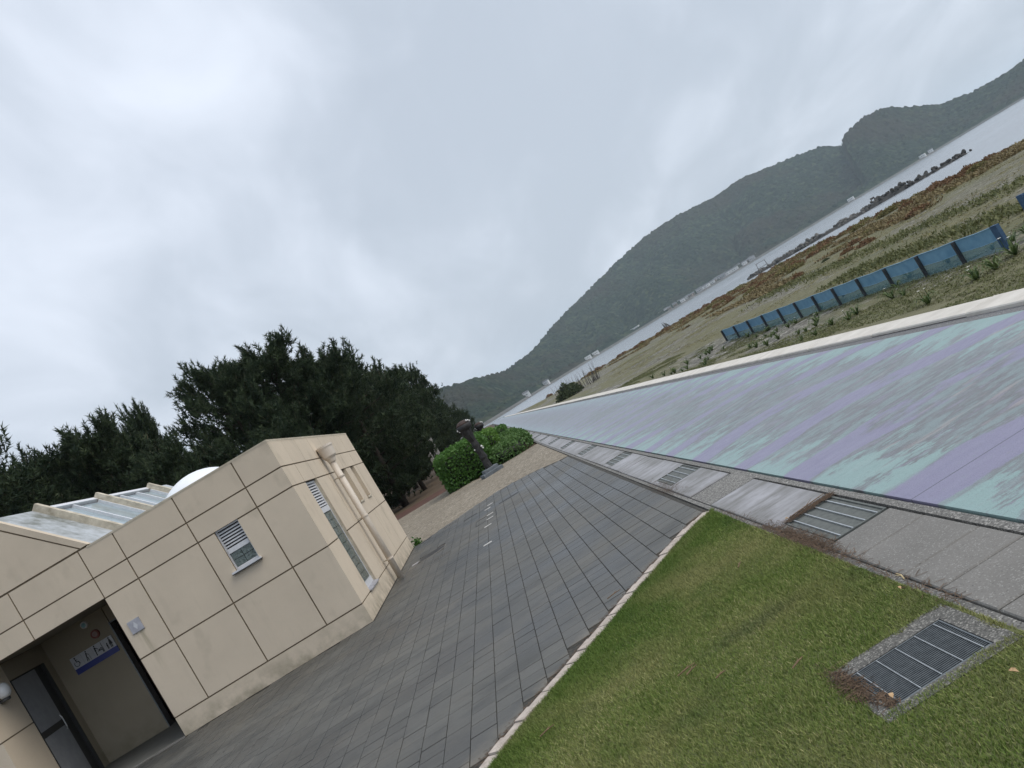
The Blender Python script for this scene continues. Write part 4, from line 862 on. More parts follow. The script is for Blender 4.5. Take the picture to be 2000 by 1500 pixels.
# houses on the far shore
def house_mesh(wd, dp, ht, mat, flat=False):
    m_ = MB(); m_.box(-wd/2, wd/2, -dp/2, dp/2, -2, ht); body = m_.mesh('house_wall', mat)
    m_ = MB()
    if flat: m_.box(-wd/2-.2, wd/2+.2, -dp/2-.2, dp/2+.2, ht+.002, ht+0.5)
    else: m_.add([(-wd/2-.4, -dp/2-.5, ht), (wd/2+.4, -dp/2-.5, ht), (wd/2+.4, dp/2+.5, ht), (-wd/2-.4, dp/2+.5, ht), (-wd/2-.4, 0, ht+dp*.28), (wd/2+.4, 0, ht+dp*.28)], [(0, 1, 5, 4), (2, 3, 4, 5), (1, 2, 5), (3, 0, 4), (3, 2, 1, 0)])
    return body, m_.mesh('roof', 'house_white' if flat else 'house_roof')
win_m = MB().box(-0.8, 0.8, -0.05, 0.05, 0, 1.3).mesh('window', 'window_dark')
HM = [house_mesh(9, 7, 5, 'house_white'), house_mesh(12, 8, 5.5, 'house_greywall'), house_mesh(8, 7, 4.5, 'house_brownwall'), house_mesh(34, 9, 5, 'house_white', True), house_mesh(12, 7, 5, 'house_white', True)]
def put_house(azd, s, kind, label, group=None):
    r, z = hill_z(np.array([azd]), np.array([s])); r = float(r[0]); z = float(z[0]); wdp = [(9, 7, 5), (12, 8, 5.5), (8, 7, 4.5), (34, 9, 5), (12, 7, 5)][kind]
    t = thing('house', label, 'house', (r*math.sin(R(azd)), r*math.cos(R(azd)), z), -R(azd)+random.uniform(-.4, .4), group)
    link('house_wall', HM[kind][0], t); link('roof', HM[kind][1], t)
    for i in range(int(wdp[0]//3.2)): link('window', win_m, t, (-wdp[0]/2+1.8+i*3.1, -wdp[1]/2-.02, 1.6))
put_house(12.1, 42, 3, 'long white flat-roofed building standing alone at the foot of the far hill')
put_house(9.2, 14, 4, 'white block on the far shore behind the dark waterside bush')
put_house(8.6, 15, 4, 'white low block beside the larger white block left on the far shore')
put_house(3.6, 12, 0, 'small white house farthest left on the far shore')
put_house(5.2, 14, 0, 'pale house near the left end of the far shore road')
put_house(7.2, 62, 2, 'brown walled house among trees on the lower left hill')
put_house(28.3, 12, 4, 'white house on the far shore beneath the notch between the hills')
put_house(32.9, 12, 4, 'white house by the water under the rightmost hill')
put_house(33.4, 14, 0, 'small pale house just right of the white house under the rightmost hill')
for k in range(46):
    a = random.choice([random.gauss(15.2, 0.8), random.gauss(17.6, 0.9), random.gauss(20.2, 0.8), random.uniform(14, 23)])
    put_house(a, random.choice([14, 20, 30, 44, 62])+random.uniform(0, 6), *(lambda k_: (k_, '%s village house %s' % (('white', 'grey', 'brown')[k_], 'in the left cluster of the far shore' if a < 16.4 else 'on the far shore below the tallest hill' if a < 18.9 else 'on the far shore above the breakwater start')))(random.choice([0, 0, 0, 1, 2])), 'village houses on the far shore')

# breakwater of piled rocks
import bmesh
def rock_mesh(seed, mat, r=0.7):
    rnd = random.Random(seed); bm = bmesh.new(); bmesh.ops.create_icosphere(bm, subdivisions=2, radius=r)
    ax_ = (rnd.uniform(.75, 1.3), rnd.uniform(.75, 1.3), rnd.uniform(.6, .95)); pl = [(Vector((rnd.gauss(0, 1), rnd.gauss(0, 1), rnd.gauss(0, 1))).normalized(), r*rnd.uniform(.6, .85)) for _ in range(9)]
    for v in bm.verts:
        for n_, d_ in pl:
            k = v.co.dot(n_)
            if k > d_: v.co -= n_*(k-d_)
        v.co = Vector((v.co.x*ax_[0], v.co.y*ax_[1], v.co.z*ax_[2]))
    me = bpy.data.meshes.new('rock'); bm.to_mesh(me); bm.free(); me.materials.append(M[mat]); return me
RKS = [rock_mesh(i, 'rock') for i in range(5)]; RKD = [rock_mesh(50+i, 'rock_dark') for i in range(4)]
bw = thing('breakwater', 'low breakwater of piled dark rocks running out into the grey water', 'breakwater', (112, 218, SEA_Z))
p0, p1 = Vector((93, 246)), Vector((131, 187)); nrm = Vector((p1.y-p0.y, -(p1.x-p0.x))).normalized()
for k in range(290):
    u = random.random(); lay = random.random(); off = random.uniform(-1, 1)*(2.9-2.0*lay)
    hgt = (1.0 if u < 0.62 else 1.5 if u < 0.78 else 0.7)*(1 if u > 0.12 else 0.6+u*3); q = p0.lerp(p1, u)+nrm*off
    o = link('rock', random.choice(RKD if u > 0.66 else RKS), bw, (q.x-112, q.y-218, 0.1+hgt*lay), scale=random.uniform(0.65, 1.1)*(0.8 if u > 0.9 else 1)); o.rotation_euler = [random.uniform(0, 6.28) for _ in range(3)]
co_ = MB(); vs = []; nn = 60
for i in range(nn+1):
    u = i/nn; q = p0.lerp(p1, u); hg = (0.8 if u < 0.62 else 1.2 if u < 0.78 else 0.55)*(1 if u < .95 else (1-u)*20)*random.uniform(.75, 1.15)
    for o_, z_ in ((-3.2, -.6), (-1.3, hg*random.uniform(.6, 1)), (0, hg), (1.3, hg*random.uniform(.6, 1)), (3.2, -.6)): vs.append((q.x+nrm.x*o_-112, q.y+nrm.y*o_-218, z_))
co_.add(vs, [(i*5+k, i*5+k+1, i*5+k+6, i*5+k+5) for i in range(nn) for k in range(4)]); co_.build('rubble_core', 'rock_dark', bw)
t = thing('beacon_stand', 'small box-shaped stand on top of the breakwater rocks', 'stand', (117, 208, SEA_Z+1.5))
for sx_ in (-0.45, 0.45): MB().box(sx_-.06, sx_+.06, -.06, .06, -1.2, 0.9).build('leg', 'driftwood', t)
MB().box(-.6, .6, -.08, .08, 0.5, 1.0).build('board', 'driftwood', t)
t = thing('shore_frame', 'thin tapered metal frame standing at the water edge before the breakwater', 'frame', (60.4, 152, -1.95))
for sx_ in (-1, 1): MB().tube([(1.3*sx_, 0, -0.3), (1.0*sx_, 0, 1.4), (0.9*sx_, 0, 2.4)], 0.05, 6).build('upright', 'driftwood', t)
for z in (1.4, 2.35): MB().tube([(-1.0, 0, z), (1.0, 0, z)], 0.04, 6).build('crossbar', 'driftwood', t)

# ------------------------------------------------------------------ plants: leaf clouds
def unit(n):
    v = RNG.normal(size=(n, 3)); return v/np.linalg.norm(v, axis=1)[:, None]
def leaf_quads(P, size, aspect=0.45, up=0.0, nrm=None):       # random small quads at points P
    n = len(P); a = unit(n)
    if nrm is not None: a = a*0.75+np.cross(nrm, unit(n))*0.5; a /= np.linalg.norm(a, axis=1)[:, None]+1e-9
    a[:, 2] = np.abs(a[:, 2])*(1 if up else 1)*np.where(RNG.random(n) < (0.5+up/2), 1, -1)
    b = np.cross(a, unit(n)); b /= np.linalg.norm(b, axis=1)[:, None]+1e-9
    s = np.asarray(size)*RNG.uniform(.6, 1.3, n); L = (a.T*s).T; Wd = (b.T*s*aspect).T
    V = np.stack([P-Wd*.15, P+L*.5-Wd, P+L, P+L*.5+Wd], 1).reshape(-1, 3); return V, np.arange(4*n).reshape(-1, 4)
def pine_meshes(seed, h, rad, low=0.18, nt=2300):
    rnd = random.Random(seed); rg = np.random.default_rng(seed); tb = MB()
    bend = [(rnd.uniform(-.25, .25), rnd.uniform(-.25, .25)) for _ in range(4)]
    pts = [(0, 0, -0.2)]+[(bend[i][0]*(i+1)*.4, bend[i][1]*(i+1)*.4, h*(i+1)/4.3) for i in range(4)]
    tb.tube(pts, [0.20*h/9, 0.16*h/9, 0.12*h/9, 0.08*h/9, 0.03], 8)
    def tr(z):
        k = min(max(z/h*4.3, 0), 3.999); i = int(k); a, b = Vector(pts[i]), Vector(pts[i+1]); return a.lerp(b, k-i)
    Pt, Ax, ends = [], [], []
    nl = 44
    for i in range(nl):
        zr = low+(0.97-low)*((i+0.5)/nl)**0.9; a = i*2.39996+rnd.uniform(-.4, .4)
        prof = max(0.12, math.sin(math.pi*min(1, (zr-low*0.4)/(1.02-low*0.4))**0.85))**0.75
        L = rad*prof*rnd.uniform(.72, 1.15); b = tr(zr*h); rise = rnd.uniform(0.05, .35)+0.75*max(0, zr-0.5)
        d = Vector((math.cos(a), math.sin(a), 0))
        lp = [b, b+d*L*.5+Vector((0, 0, L*.5*rise*.6)), b+d*L+Vector((0, 0, L*rise))]
        tb.tube([tuple(p) for p in lp], [0.05*h/9, 0.032, 0.012], 4)
        for k in range(5 if zr > .45 else 2): ends.append((lp[1].lerp(lp[2], rnd.uniform(.1, 1.0)), d))
        for k in range(int(nt/nl)):
            s = rnd.uniform(0.28, 1.0)**0.8; base = lp[0].lerp(lp[1], s*2) if s < .5 else lp[1].lerp(lp[2], s*2-1)
            sp = 0.42*L*(1.1-s*0.75)+0.12
            o = Vector((rnd.gauss(0, 1)*sp*.55, rnd.gauss(0, 1)*sp*.55, rnd.gauss(0.1, .8)*sp*.5)); Pt.append(base+o)
            Ax.append((d*0.55+o*0.5+Vector((0, 0, rnd.uniform(.35, 1.2)))).normalized())
    for k in range(26):                            # leading shoots at the top
        q = tr(h*rnd.uniform(.86, 1.0)); o = Vector((rnd.gauss(0, .32), rnd.gauss(0, .32), 0)); Pt.append(q+o); Ax.append(Vector((o.x*.4, o.y*.4, 1)).normalized())
    for b_, d_ in ends:                            # upright leading shoots along the crown's outline
        L_ = rnd.uniform(.4, 1.25); q = b_+Vector((rnd.gauss(0, .25), rnd.gauss(0, .25), 0)); sl = Vector((d_.x*.25+rnd.gauss(0, .08), d_.y*.25+rnd.gauss(0, .08), 1)).normalized()
        for k in range(int(L_*9)): f_ = k/(L_*9); w_ = .13*(1-f_)+.01; Pt.append(q+sl*L_*f_+Vector((rnd.gauss(0, w_), rnd.gauss(0, w_), 0))); Ax.append((sl+Vector((rnd.gauss(0, .25), rnd.gauss(0, .25), 0))).normalized())
    P = np.array([tuple(v) for v in Pt]); A = np.array([tuple(v) for v in Ax]); n = len(P); K = 15
    Pn = np.repeat(P, K, 0); An = np.repeat(A, K, 0); u = rg.normal(size=(n*K, 3)); u /= np.linalg.norm(u, axis=1)[:, None]
    D = An*0.75+u*0.75; D /= np.linalg.norm(D, axis=1)[:, None]
    B = Pn+An*rg.uniform(-.10, .20, (n*K, 1)); S = np.cross(D, rg.normal(size=(n*K, 3))); S /= np.linalg.norm(S, axis=1)[:, None]+1e-9
    ln = rg.uniform(.16, .30, (n*K, 1)); wdt = 0.026
    V = np.stack([B-S*wdt, B+S*wdt, B+D*ln], 1).reshape(-1, 3); F3 = np.arange(3*n*K).reshape(-1, 3)
    tn = np.repeat(np.clip(rg.beta(2, 3, n), 0, 1), K); mi = np.zeros(n*K, int)
    top = (A[:, 2] > 0.62) & (rg.random(n) < 0.30); C = P[top]; Ac = A[top]; m = len(C)
    Ac = Ac+np.array([0, 0, .6]); Ac /= np.linalg.norm(Ac, axis=1)[:, None]; cl = rg.uniform(.22, .50, (m, 1)); S = np.cross(Ac, rg.normal(size=(m, 3))); S /= np.linalg.norm(S, axis=1)[:, None]
    Vc = np.stack([C-S*.020, C+S*.020, C+Ac*cl], 1).reshape(-1, 3); Fcn = np.arange(3*m).reshape(-1, 3)+len(V)
    crown = np_mesh('crown', np.r_[V, Vc], np.r_[F3, Fcn], ['needle', 'candle'], np.r_[tn, rg.random(m)], np.r_[mi, np.ones(m, int)])
    return tb.mesh('trunk', 'bark', True), crown
PV = [pine_meshes(1, 10.0, 3.3, 0.08, nt=4200), pine_meshes(2, 10.0, 3.0, 0.10, nt=4000), pine_meshes(3, 10.0, 2.4, 0.12, nt=3200), pine_meshes(4, 10.0, 3.6, 0.04, nt=4600)]
PINES = [  # x, y, height, width factor, mesh, label
 (-21.0, 38.0, 12.9, 1.05, 0, 'tall pine at the left edge behind the glazed roof'),
 (-18.2, 39.5, 11.4, 1.0, 3, 'broad pine behind the left end of the glazed roof'),
 (-16.0, 38.5, 11.2, 0.95, 1, 'pointed pine with pale candles above the glazed roof'),
 (-15.1, 42.0, 11.8, 0.5, 2, 'slender pine whose tip stands alone above the glazed roof'),
 (-12.9, 37.0, 8.4, 0.9, 3, 'lower bushy pine directly behind the roof upstands'),
 (-10.1, 40.0, 11.4, 0.85, 0, 'tall dark pine above the white roof dome'),
 (-8.0, 41.0, 10.9, 1.05, 1, 'tallest pine of the clump behind the building corner'),
 (-5.6, 42.5, 9.3, 1.05, 3, 'rounded pine whose top is in the middle of the clump'),
 (-8.2, 36.5, 6.6, 1.1, 3, 'low dense pine in front of the clump behind the restroom'),
 (-4.9, 48.0, 8.2, 0.95, 0, 'pine on the right flank of the clump above the downpipe'),
 (-4.4, 56.0, 8.2, 0.9, 1, 'pine second from the right end of the clump'),
 (-4.1, 66.0, 9.3, 0.85, 0, 'pine at the right end of the clump against the distant hill'),
 (-4.4, 80.0, 8.2, 0.9, 3, 'smaller pine receding behind the clump over the hedges'),
 (-3.6, 97.0, 6.6, 0.9, 3, 'small far pine just above the black sculpture'),
 (-2.4, 118.0, 5.0, 0.95, 3, 'farthest low pine beside the promenade'),
 (-24.2, 40.0, 13.6, 1.1, 3, 'pine partly cut off by the left picture edge'),
 (-20.0, 48.0, 11.0, 1.1, 0, 'pine in the rear row at the far left of the clump'),
 (-16.5, 50.0, 9.6, 1.1, 3, 'rear pine seen through the gap above the glazed roof'),
 (-11.0, 50.0, 11.0, 0.95, 1, 'rear pine behind the pine above the white dome'),
 (-8.0, 52.0, 11.0, 1.1, 3, 'rear pine in shade behind the tallest pine'),
 (-6.6, 60.0, 9.5, 1.1, 0, 'rear pine behind the pergola posts'),
 (-7.0, 72.0, 9.0, 1.2, 3, 'rear pine deep behind the right flank of the clump'),
 (-10.5, 36.0, 5.2, 1.2, 3, 'lowest bushy pine just behind the white dome'),
]
for i, (x, y, h, wf, mi_, lab) in enumerate(PINES):
    h *= 0.93; t = thing('pine_tree', lab, 'pine tree', (x, y, -0.06), random.uniform(0, 6.28), 'pines behind the restroom'); s = h/10
    for n_, me in zip(('trunk', 'crown'), PV[mi_]): link(n_, me, t, scale=(s*wf, s*wf, s))

def leaf_box(cx, cy, x0, x1, y0, y1, h, n, size, round_=0.35):      # points on a rounded, uneven hedge surface
    u = RNG.random(n); v = RNG.random(n); f = RNG.random(n); a, b = x1-x0, y1-y0; At, Af, As_ = a*b, a*h, b*h; T = At+2*Af+2*As_
    x = x0+u*a; y = y0+v*b; z = np.full(n, h); f = f*T
    m = (f > At) & (f <= At+Af); y[m] = y0; z[m] = v[m]*h
    m = (f > At+Af) & (f <= At+2*Af); y[m] = y1; z[m] = v[m]*h
    m = (f > At+2*Af) & (f <= At+2*Af+As_); x[m] = x0; z[m] = u[m]*h
    m = f > At+2*Af+As_; x[m] = x1; z[m] = u[m]*h
    P = np.c_[x, y, z]; c = np.array([(x0+x1)/2, (y0+y1)/2, h*0.45]); e_ = np.array([a/2, b/2, h*0.55])
    q = (P-c)/e_; L = (np.abs(q)**7).sum(1)**(1/7); P = c+(q/np.maximum(L, .001)[:, None])*e_
    k = 1+0.06*(fbm(P[:, 0]*1.7+P[:, 2]*1.3, P[:, 1]*1.7+P[:, 2], 3, 41)-0.5)*2
    P = c+(P-c)*k[:, None]; P += RNG.normal(0, .035, P.shape); P[:, 2] = np.maximum(P[:, 2], 0.02); return P
def hedge(name, x0, x1, y0, y1, h, n, size, mat, label, core=True):
    cx, cy = (x0+x1)/2, (y0+y1)/2; t = thing(name, label, 'hedge', (cx, cy, -0.05))
    P = leaf_box(0, 0, x0-cx, x1-cx, y0-cy, y1-cy, h, n, size); V, F_ = leaf_quads(P, size, 0.5, 0.4)
    tn = np.clip(RNG.beta(2, 2, len(F_))*0.8+0.25*(P[:, 2]/h), 0, 1); soup('foliage', V, F_, mat, tn, parent=t)  # tint rises with height: light on the hedge top put into leaf colour
    m_ = MB(); c3 = (0, 0, h*.42); e3 = ((x1-x0)/2*.82, (y1-y0)/2*.82 if y1-y0 < 6 else (y1-y0)/2-.3, h*.42); vs = []; na, nb_ = 20, 9
    for j in range(nb_):
        for i in range(na):
            p_, q_ = math.pi*(j+.5)/nb_-math.pi/2, 6.28318*i/na; d_ = (math.cos(p_)*math.cos(q_), math.cos(p_)*math.sin(q_), math.sin(p_)); L_ = sum(abs(v)**4 for v in d_)**.25
            vs.append(tuple(c3[k]+d_[k]/L_*e3[k] for k in range(3)))
    m_.add(vs, [(j*na+i, j*na+(i+1) % na, (j+1)*na+(i+1) % na, (j+1)*na+i) for j in range(nb_-1) for i in range(na)]+[tuple(range(na-1, -1, -1)), tuple((nb_-1)*na+i for i in range(na))]); m_.build('dark_core', 'core_shade', t)  # solid core, its dark colour stands in for shade between the leaves
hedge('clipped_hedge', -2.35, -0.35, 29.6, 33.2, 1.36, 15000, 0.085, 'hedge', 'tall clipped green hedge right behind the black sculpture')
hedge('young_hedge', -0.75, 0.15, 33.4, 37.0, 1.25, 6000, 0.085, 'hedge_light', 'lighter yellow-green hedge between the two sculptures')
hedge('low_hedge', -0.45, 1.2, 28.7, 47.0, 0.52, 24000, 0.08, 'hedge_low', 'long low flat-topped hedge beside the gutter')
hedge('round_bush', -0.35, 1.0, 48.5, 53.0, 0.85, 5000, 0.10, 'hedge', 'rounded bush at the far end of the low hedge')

# sculptures
def sculpture(x, y, s, lab):
    t = thing('sculpture', lab, 'sculpture', (x, y, -0.04), 0.25, 'black sculptures by the hedge')
    pl = MB(); pl.box(-0.36, 0.36, -0.30, 0.30, 0, 0.13, bev=0.02); o = pl.build('plinth', 'plinth', t); o.scale = (s,)*3
    o = MB().box(-0.26, 0.26, -0.22, 0.22, 0.131, 0.24, bev=0.02).build('plinth_step', 'plinth', t); o.scale = (s,)*3
    rnd = random.Random(5); m_ = MB(); n = 12; rings = []
    prof = [(0.24, .17, 0), (0.4, .165, 0), (0.55, .15, .01), (0.62, .17, .01), (0.75, .15, .01), (0.9, .155, 0), (1.0, .145, .01), (1.12, .16, .0), (1.25, .14, 0), (1.36, .165, -.02), (1.5, .20, -.04), (1.62, .245, -.05), (1.74, .27, -.04)]
    for z, r_, ox in prof: rings.append([(ox+r_*rnd.uniform(.86, 1.12)*math.cos(6.283*k/n)*.8, r_*rnd.uniform(.86, 1.12)*math.sin(6.283*k/n)*.8, z) for k in range(n)])
    vs = [v for r_ in rings for v in r_]; fs = [(i*n+k, i*n+(k+1) % n, (i+1)*n+(k+1) % n, (i+1)*n+k) for i in range(len(rings)-1) for k in range(n)]+[tuple((len(rings)-1)*n+k for k in range(n))]
    o = m_.add(vs, fs).build('shaft', 'bronze', t); o.scale = (s,)*3
    o = MB().lathe([(0.23, 1.70), (0.27, 1.76), (0.275, 1.84), (0.25, 1.90)], -0.03, 0, 16).build('cap_rim', 'bronze', t, True); o.scale = (s,)*3
    o = MB().lathe([(0.245, 1.895), (0.225, 1.95), (0.17, 2.00), (0.10, 2.03), (0.02, 2.04)], -0.03, 0, 16).build('cap_dome', 'rusty', t, True); o.scale = (s,)*3
    for (gx_, gy_, gz, gr) in ((-0.29, -.05, 1.80, .035), (-0.26, -.09, 1.74, .025), (0.10, -.2, 1.97, .032), (0.17, -.14, 1.95, .03), (0.22, -.1, 1.91, .028), (0.12, -0.13, 0.98, .038), (0.14, -0.12, 0.91, .03), (-0.14, -0.08, 0.98, .022)):
        o = MB().lathe([(0.01, -gr), (gr*.8, -gr*.5), (gr, 0), (gr*.8, gr*.5), (0.01, gr)], gx_, gy_, 8); o.v = [(a, b, c+gz) for a, b, c in o.v]; o = o.build('dropping', 'guano', t); o.scale = (s,)*3
sculpture(-0.60, 27.2, 1.0, 'black column sculpture with domed cap on a stone plinth before the hedge')
sculpture(-0.24, 38.2, 0.86, 'farther black sculpture with domed cap, rising from behind the lighter hedge')
# pergola posts between the trees
t = thing('pergola', 'row of pale concrete pergola posts in the shade of the pines', 'pergola', (-3.9, 55, -0.06))
for i, (dx_, dy_) in enumerate(((0.45, -3), (-0.2, -1), (-0.3, 4), (-0.4, 9))): MB().box(dx_-.12, dx_+.12, dy_-.12, dy_+.12, 0, 2.5).build('post', 'pergola', t)
MB().box(-0.5, -0.2, -4, 12, 2.501, 2.75).build('beam', 'pergola', t)

# ------------------------------------------------------------------ beach fences
def fence(name, xs, ys, z0s, label, zt=0.82, ret=None):
    t = thing(name, label, 'fence', (xs, ys[0], z0s)); pm = MB().box(-.05, .05, -.05, .05, -0.15, zt).mesh('post', 'post')
    MB().box(-.06, .06, -.14, .14, -0.15, zt+.03).build('end_post', 'post_blue', t)
    for y in ys[1:]: link('post', pm, t, (0.0, y-ys[0], random.uniform(-.02, .02)))
    for a, b in zip(ys, ys[1:]):
        nn = 8; up = MB(); lo = MB(); vu, vl = [], []
        for i in range(nn+1):
            u = i/nn; y = a-ys[0]+(b-a)*u; sag = 0.035*math.sin(math.pi*u)*random.uniform(.5, 1.3); bx = 0.06+0.03*math.sin(math.pi*u)
            zm = 0.40-sag*1.5; vu += [(bx, y, zm), (bx, y, zt-sag*.6), (bx+.008, y, zm), (bx+.008, y, zt-sag*.6)]; vl += [(bx-.004, y, 0.0), (bx-.004, y, zm-.002), (bx, y, 0.0), (bx, y, zm-.002)]
        fs = [f for i in range(nn) for f in ((4*i, 4*i+4, 4*i+5, 4*i+1), (4*i+2, 4*i+3, 4*i+7, 4*i+6), (4*i+1, 4*i+5, 4*i+7, 4*i+3), (4*i, 4*i+2, 4*i+6, 4*i+4))]
        up.add(vu, fs).build('upper_net', 'net', t); lo.add(vl, fs).build('lower_net', 'net_thin', t)
        MB().tube([(.06, a-ys[0], zt), (.08, (a+b)/2-ys[0], zt-.03), (.06, b-ys[0], zt)], 0.016, 6).build('top_rope', 'rail', t)
        MB().tube([(.06, a-ys[0], .40), (.085, (a+b)/2-ys[0], .36), (.06, b-ys[0], .40)], 0.006, 4).build('middle_rope', 'rail', t)
    return t
FY = [23.0, 25.14, 27.36, 29.62, 31.85, 34.15, 36.25, 38.4, 40.6, 43.0, 45.4, 47.9, 50.3]
fence('sand_fence', 15.6, FY, -2.02, 'long low fence of blue netting on dark posts across the beach')
fence('sand_fence', 19.15, [26.3, 24.6, 22.4, 20.2, 18.0], -2.0, 'second blue net fence just entering at the right picture edge')

# ------------------------------------------------------------------ beach plants
def shrub_mesh(seed, mat, n=420, tall=0.5):
    d = unit(n); d[:, 2] = np.abs(d[:, 2]); rr_ = RNG.uniform(.45, 1.0, n)**0.5; P = d*rr_[:, None]*np.array([0.85, 0.85, tall]); P[:, 2] += 0.02
    P[:, :2] *= (1+0.3*(fbm(P[:, 0]*3+seed, P[:, 1]*3, 2, seed)-0.5))[:, None]
    V, F_ = leaf_quads(P, 0.26, 0.22, 0.8); return np_mesh('shrub', V, F_, mat, RNG.random(len(F_)))
SHB = [shrub_mesh(i, 'shrub_brown') for i in range(4)]; SHO = [shrub_mesh(10+i, 'shrub_olive') for i in range(2)]; SHD = [shrub_mesh(20+i, 'shrub_dark') for i in range(2)]
def shrub(x, y, s, me, label, group=None):
    z = float(beach_z(np.array([x]), np.array([y]))[0]); o = link('beach_shrub', me, None, (x, y, z-.05), random.uniform(0, 6.28), (s, s, s*random.uniform(.7, 1.0))); tag(o, label, 'shrub', group)
ISO = [(47.0, 79.0, 1.0, 0, 'dark brown shrub behind the widest shrub of the mid-beach group'), (37.5, 62.1, 1.25, 0, 'widest rust brown shrub, standing mid-beach above the fence end post'), (38.5, 67.5, 0.85, 1, 'small round brown shrub left of the widest mid-beach shrub'),
       (40.0, 74.8, 0.8, 2, 'olive shrub fourth from the right in the mid-beach row'), (37.0, 72.1, 0.75, 0, 'rust shrub just below the olive mid-beach shrub'), (32.9, 62.7, 0.9, 1, 'straggly brown shrub nearest to the fence middle'),
       (38.9, 78.8, 0.6, 2, 'little yellowish shrub left of the mid-beach row'), (33.4, 66.8, 0.8, 0, 'flat dark brown shrub below the little yellowish one'), (34.1, 72.6, 0.5, 3, 'tiny dark green shrub alone on the open beach'), (31.3, 72.9, 0.75, 0, 'lone brown shrub left of the tiny dark green one'), (42.3, 64.6, 0.5, 2, 'small olive shrub farthest right on the open beach'),
       (17.4, 51.6, 0.95, 1, 'brown shrub at the far end of the blue fence')]
for x, y, s, k, lab in ISO: shrub(x, y, s, (SHB[0], SHB[1], SHO[0], SHD[0])[k], lab)
k = 0
while k < 210:
    y = random.choice([random.uniform(40, 200), random.uniform(60, 204)]); xs = float(np.interp(y, SH_Y, SH_X)); d = random.choice([random.uniform(9, 14), random.uniform(9, 12), random.uniform(12, 26)])
    x = xs-d
    if x < 12 or (y < 90 and d > 14): continue
    k += 1; shrub(x, y, random.uniform(.6, 1.35), *((lambda k_: (random.choice(SHB if k_ else SHO), '%s shrub of the scrub belt %s' % ('low rust brown' if k_ else 'low olive yellow', 'at the right, below the breakwater end' if y < 85 else 'before the middle of the breakwater' if y < 130 else 'left of the breakwater, along the far beach')))(random.random() < .68)), 'scrub belt along the shore')
# dark waterside bush with bare stems
t = thing('waterside_bush', 'dark green bush with bare upright stems beside the far kerb', 'bush', (13.2, 122, -1.9))
d = unit(2600); d[:, 2] = np.abs(d[:, 2]); P = d*(RNG.uniform(.3, 1, 2600)**.5)[:, None]*np.array([1.9, 5.0, 1.9])*(0.6+0.8*fbm(d[:, 0]*2.2+5, d[:, 1]*2.2+d[:, 2]*2, 3, 77))[:, None]; V, F_ = leaf_quads(P, 0.38, 0.3, 0.7); soup('foliage', V, F_, 'shrub_dark', RNG.random(len(F_)), parent=t)
st = MB()
for i in range(60):
    a = random.uniform(-1.5, 5.5); b = random.uniform(-2, 6); st.tube([(a, b, 0), (a+random.uniform(-.2, .6), b+random.uniform(-.3, .3), random.uniform(1.2, 2.9))], [0.05, 0.015], 4)
tag(st.build('bare_stems', 'driftwood', t), kind='stuff')
# driftwood heap on the shore
t = thing('driftwood_pile', 'dark pyramid of driftwood sticks on the skyline of the beach', 'driftwood', (45, 176, -2.0))
for i in range(14):
    a = random.uniform(0, 6.28); MB().tube([(.9*math.cos(a), .9*math.sin(a), 0), (random.uniform(-.8, .3), random.uniform(-.3, .3), random.uniform(0.9, 2.0))], [0.11, 0.04], 5).build('branch', 'driftwood', t)
# ground cover and dry grass along the seawall
def tufts(name, X, Y, size, hgt, mat, label, nb=6):
    n = len(X); Z = beach_z(X, Y); P = np.repeat(np.c_[X, Y, Z], nb, 0); sz = np.repeat(size, nb); P[:, :2] += RNG.normal(0, .4, (n*nb, 2))*sz[:, None]
    a = RNG.uniform(0, 6.283, n*nb); ln = sz*RNG.uniform(.4, 1.0, n*nb); D = np.c_[np.cos(a)*ln*.7, np.sin(a)*ln*.7, ln*hgt*RNG.uniform(.5, 1.2, n*nb)]; S = np.c_[-np.sin(a), np.cos(a), np.zeros(n*nb)]*(sz*.12)[:, None]
    V = np.stack([P-S*.6, P+D*.6-S, P+D, P+D*.6+S], 1).reshape(-1, 3)
    o = soup(name, V, np.arange(4*n*nb).reshape(-1, 4), mat, np.clip(np.repeat(RNG.random(n), nb)*.7+RNG.random(n*nb)*.3, 0, 1)); return tag(o, label, 'ground cover', kind='stuff')
n = 9000; Y_ = RNG.uniform(8, 95, n); X_ = 5.15+RNG.random(n)**1.8*1.1; tufts('dry_grass', X_, Y_, RNG.uniform(.08, .22, n), 1.1, 'drygrass', 'orange-brown dry grass fringe along the seaward side of the kerb', 4)
def patch(n, xa, xb, ya, yb, sc_, thr, seed):
    X_ = RNG.uniform(xa, xb, n); Y_ = RNG.uniform(ya, yb, n); k = fbm(X_/sc_, Y_/(sc_*2.2), 3, seed) > thr; return X_[k], Y_[k]
X_, Y_ = patch(30000, 8, 16.5, 12, 70, 2.0, .52, 101); tufts('beach_creeper', X_, Y_, RNG.uniform(.07, .17, len(X_)), .45, 'creeper', 'patchy green creeping plants between seawall and blue fence', 5)
X_, Y_ = patch(26000, 17, 56, 20, 130, 3.2, .52, 111); tufts('dune_grass', X_, Y_, RNG.uniform(.12, .32, len(X_)), .25, 'shrub_olive', 'thin olive ground cover spread over the open beach', 4)
n = 3000; X_ = np.r_[RNG.normal(22, .8, n//2), RNG.normal(28.5, 1.1, n//2)]; Y_ = np.r_[RNG.uniform(26, 47, n//2), RNG.uniform(36, 75, n//2)]; tufts('green_strip', X_, Y_, RNG.uniform(.15, .4, n), .7, 'creeper', 'two darker green strips of weeds behind the blue fence', 5)
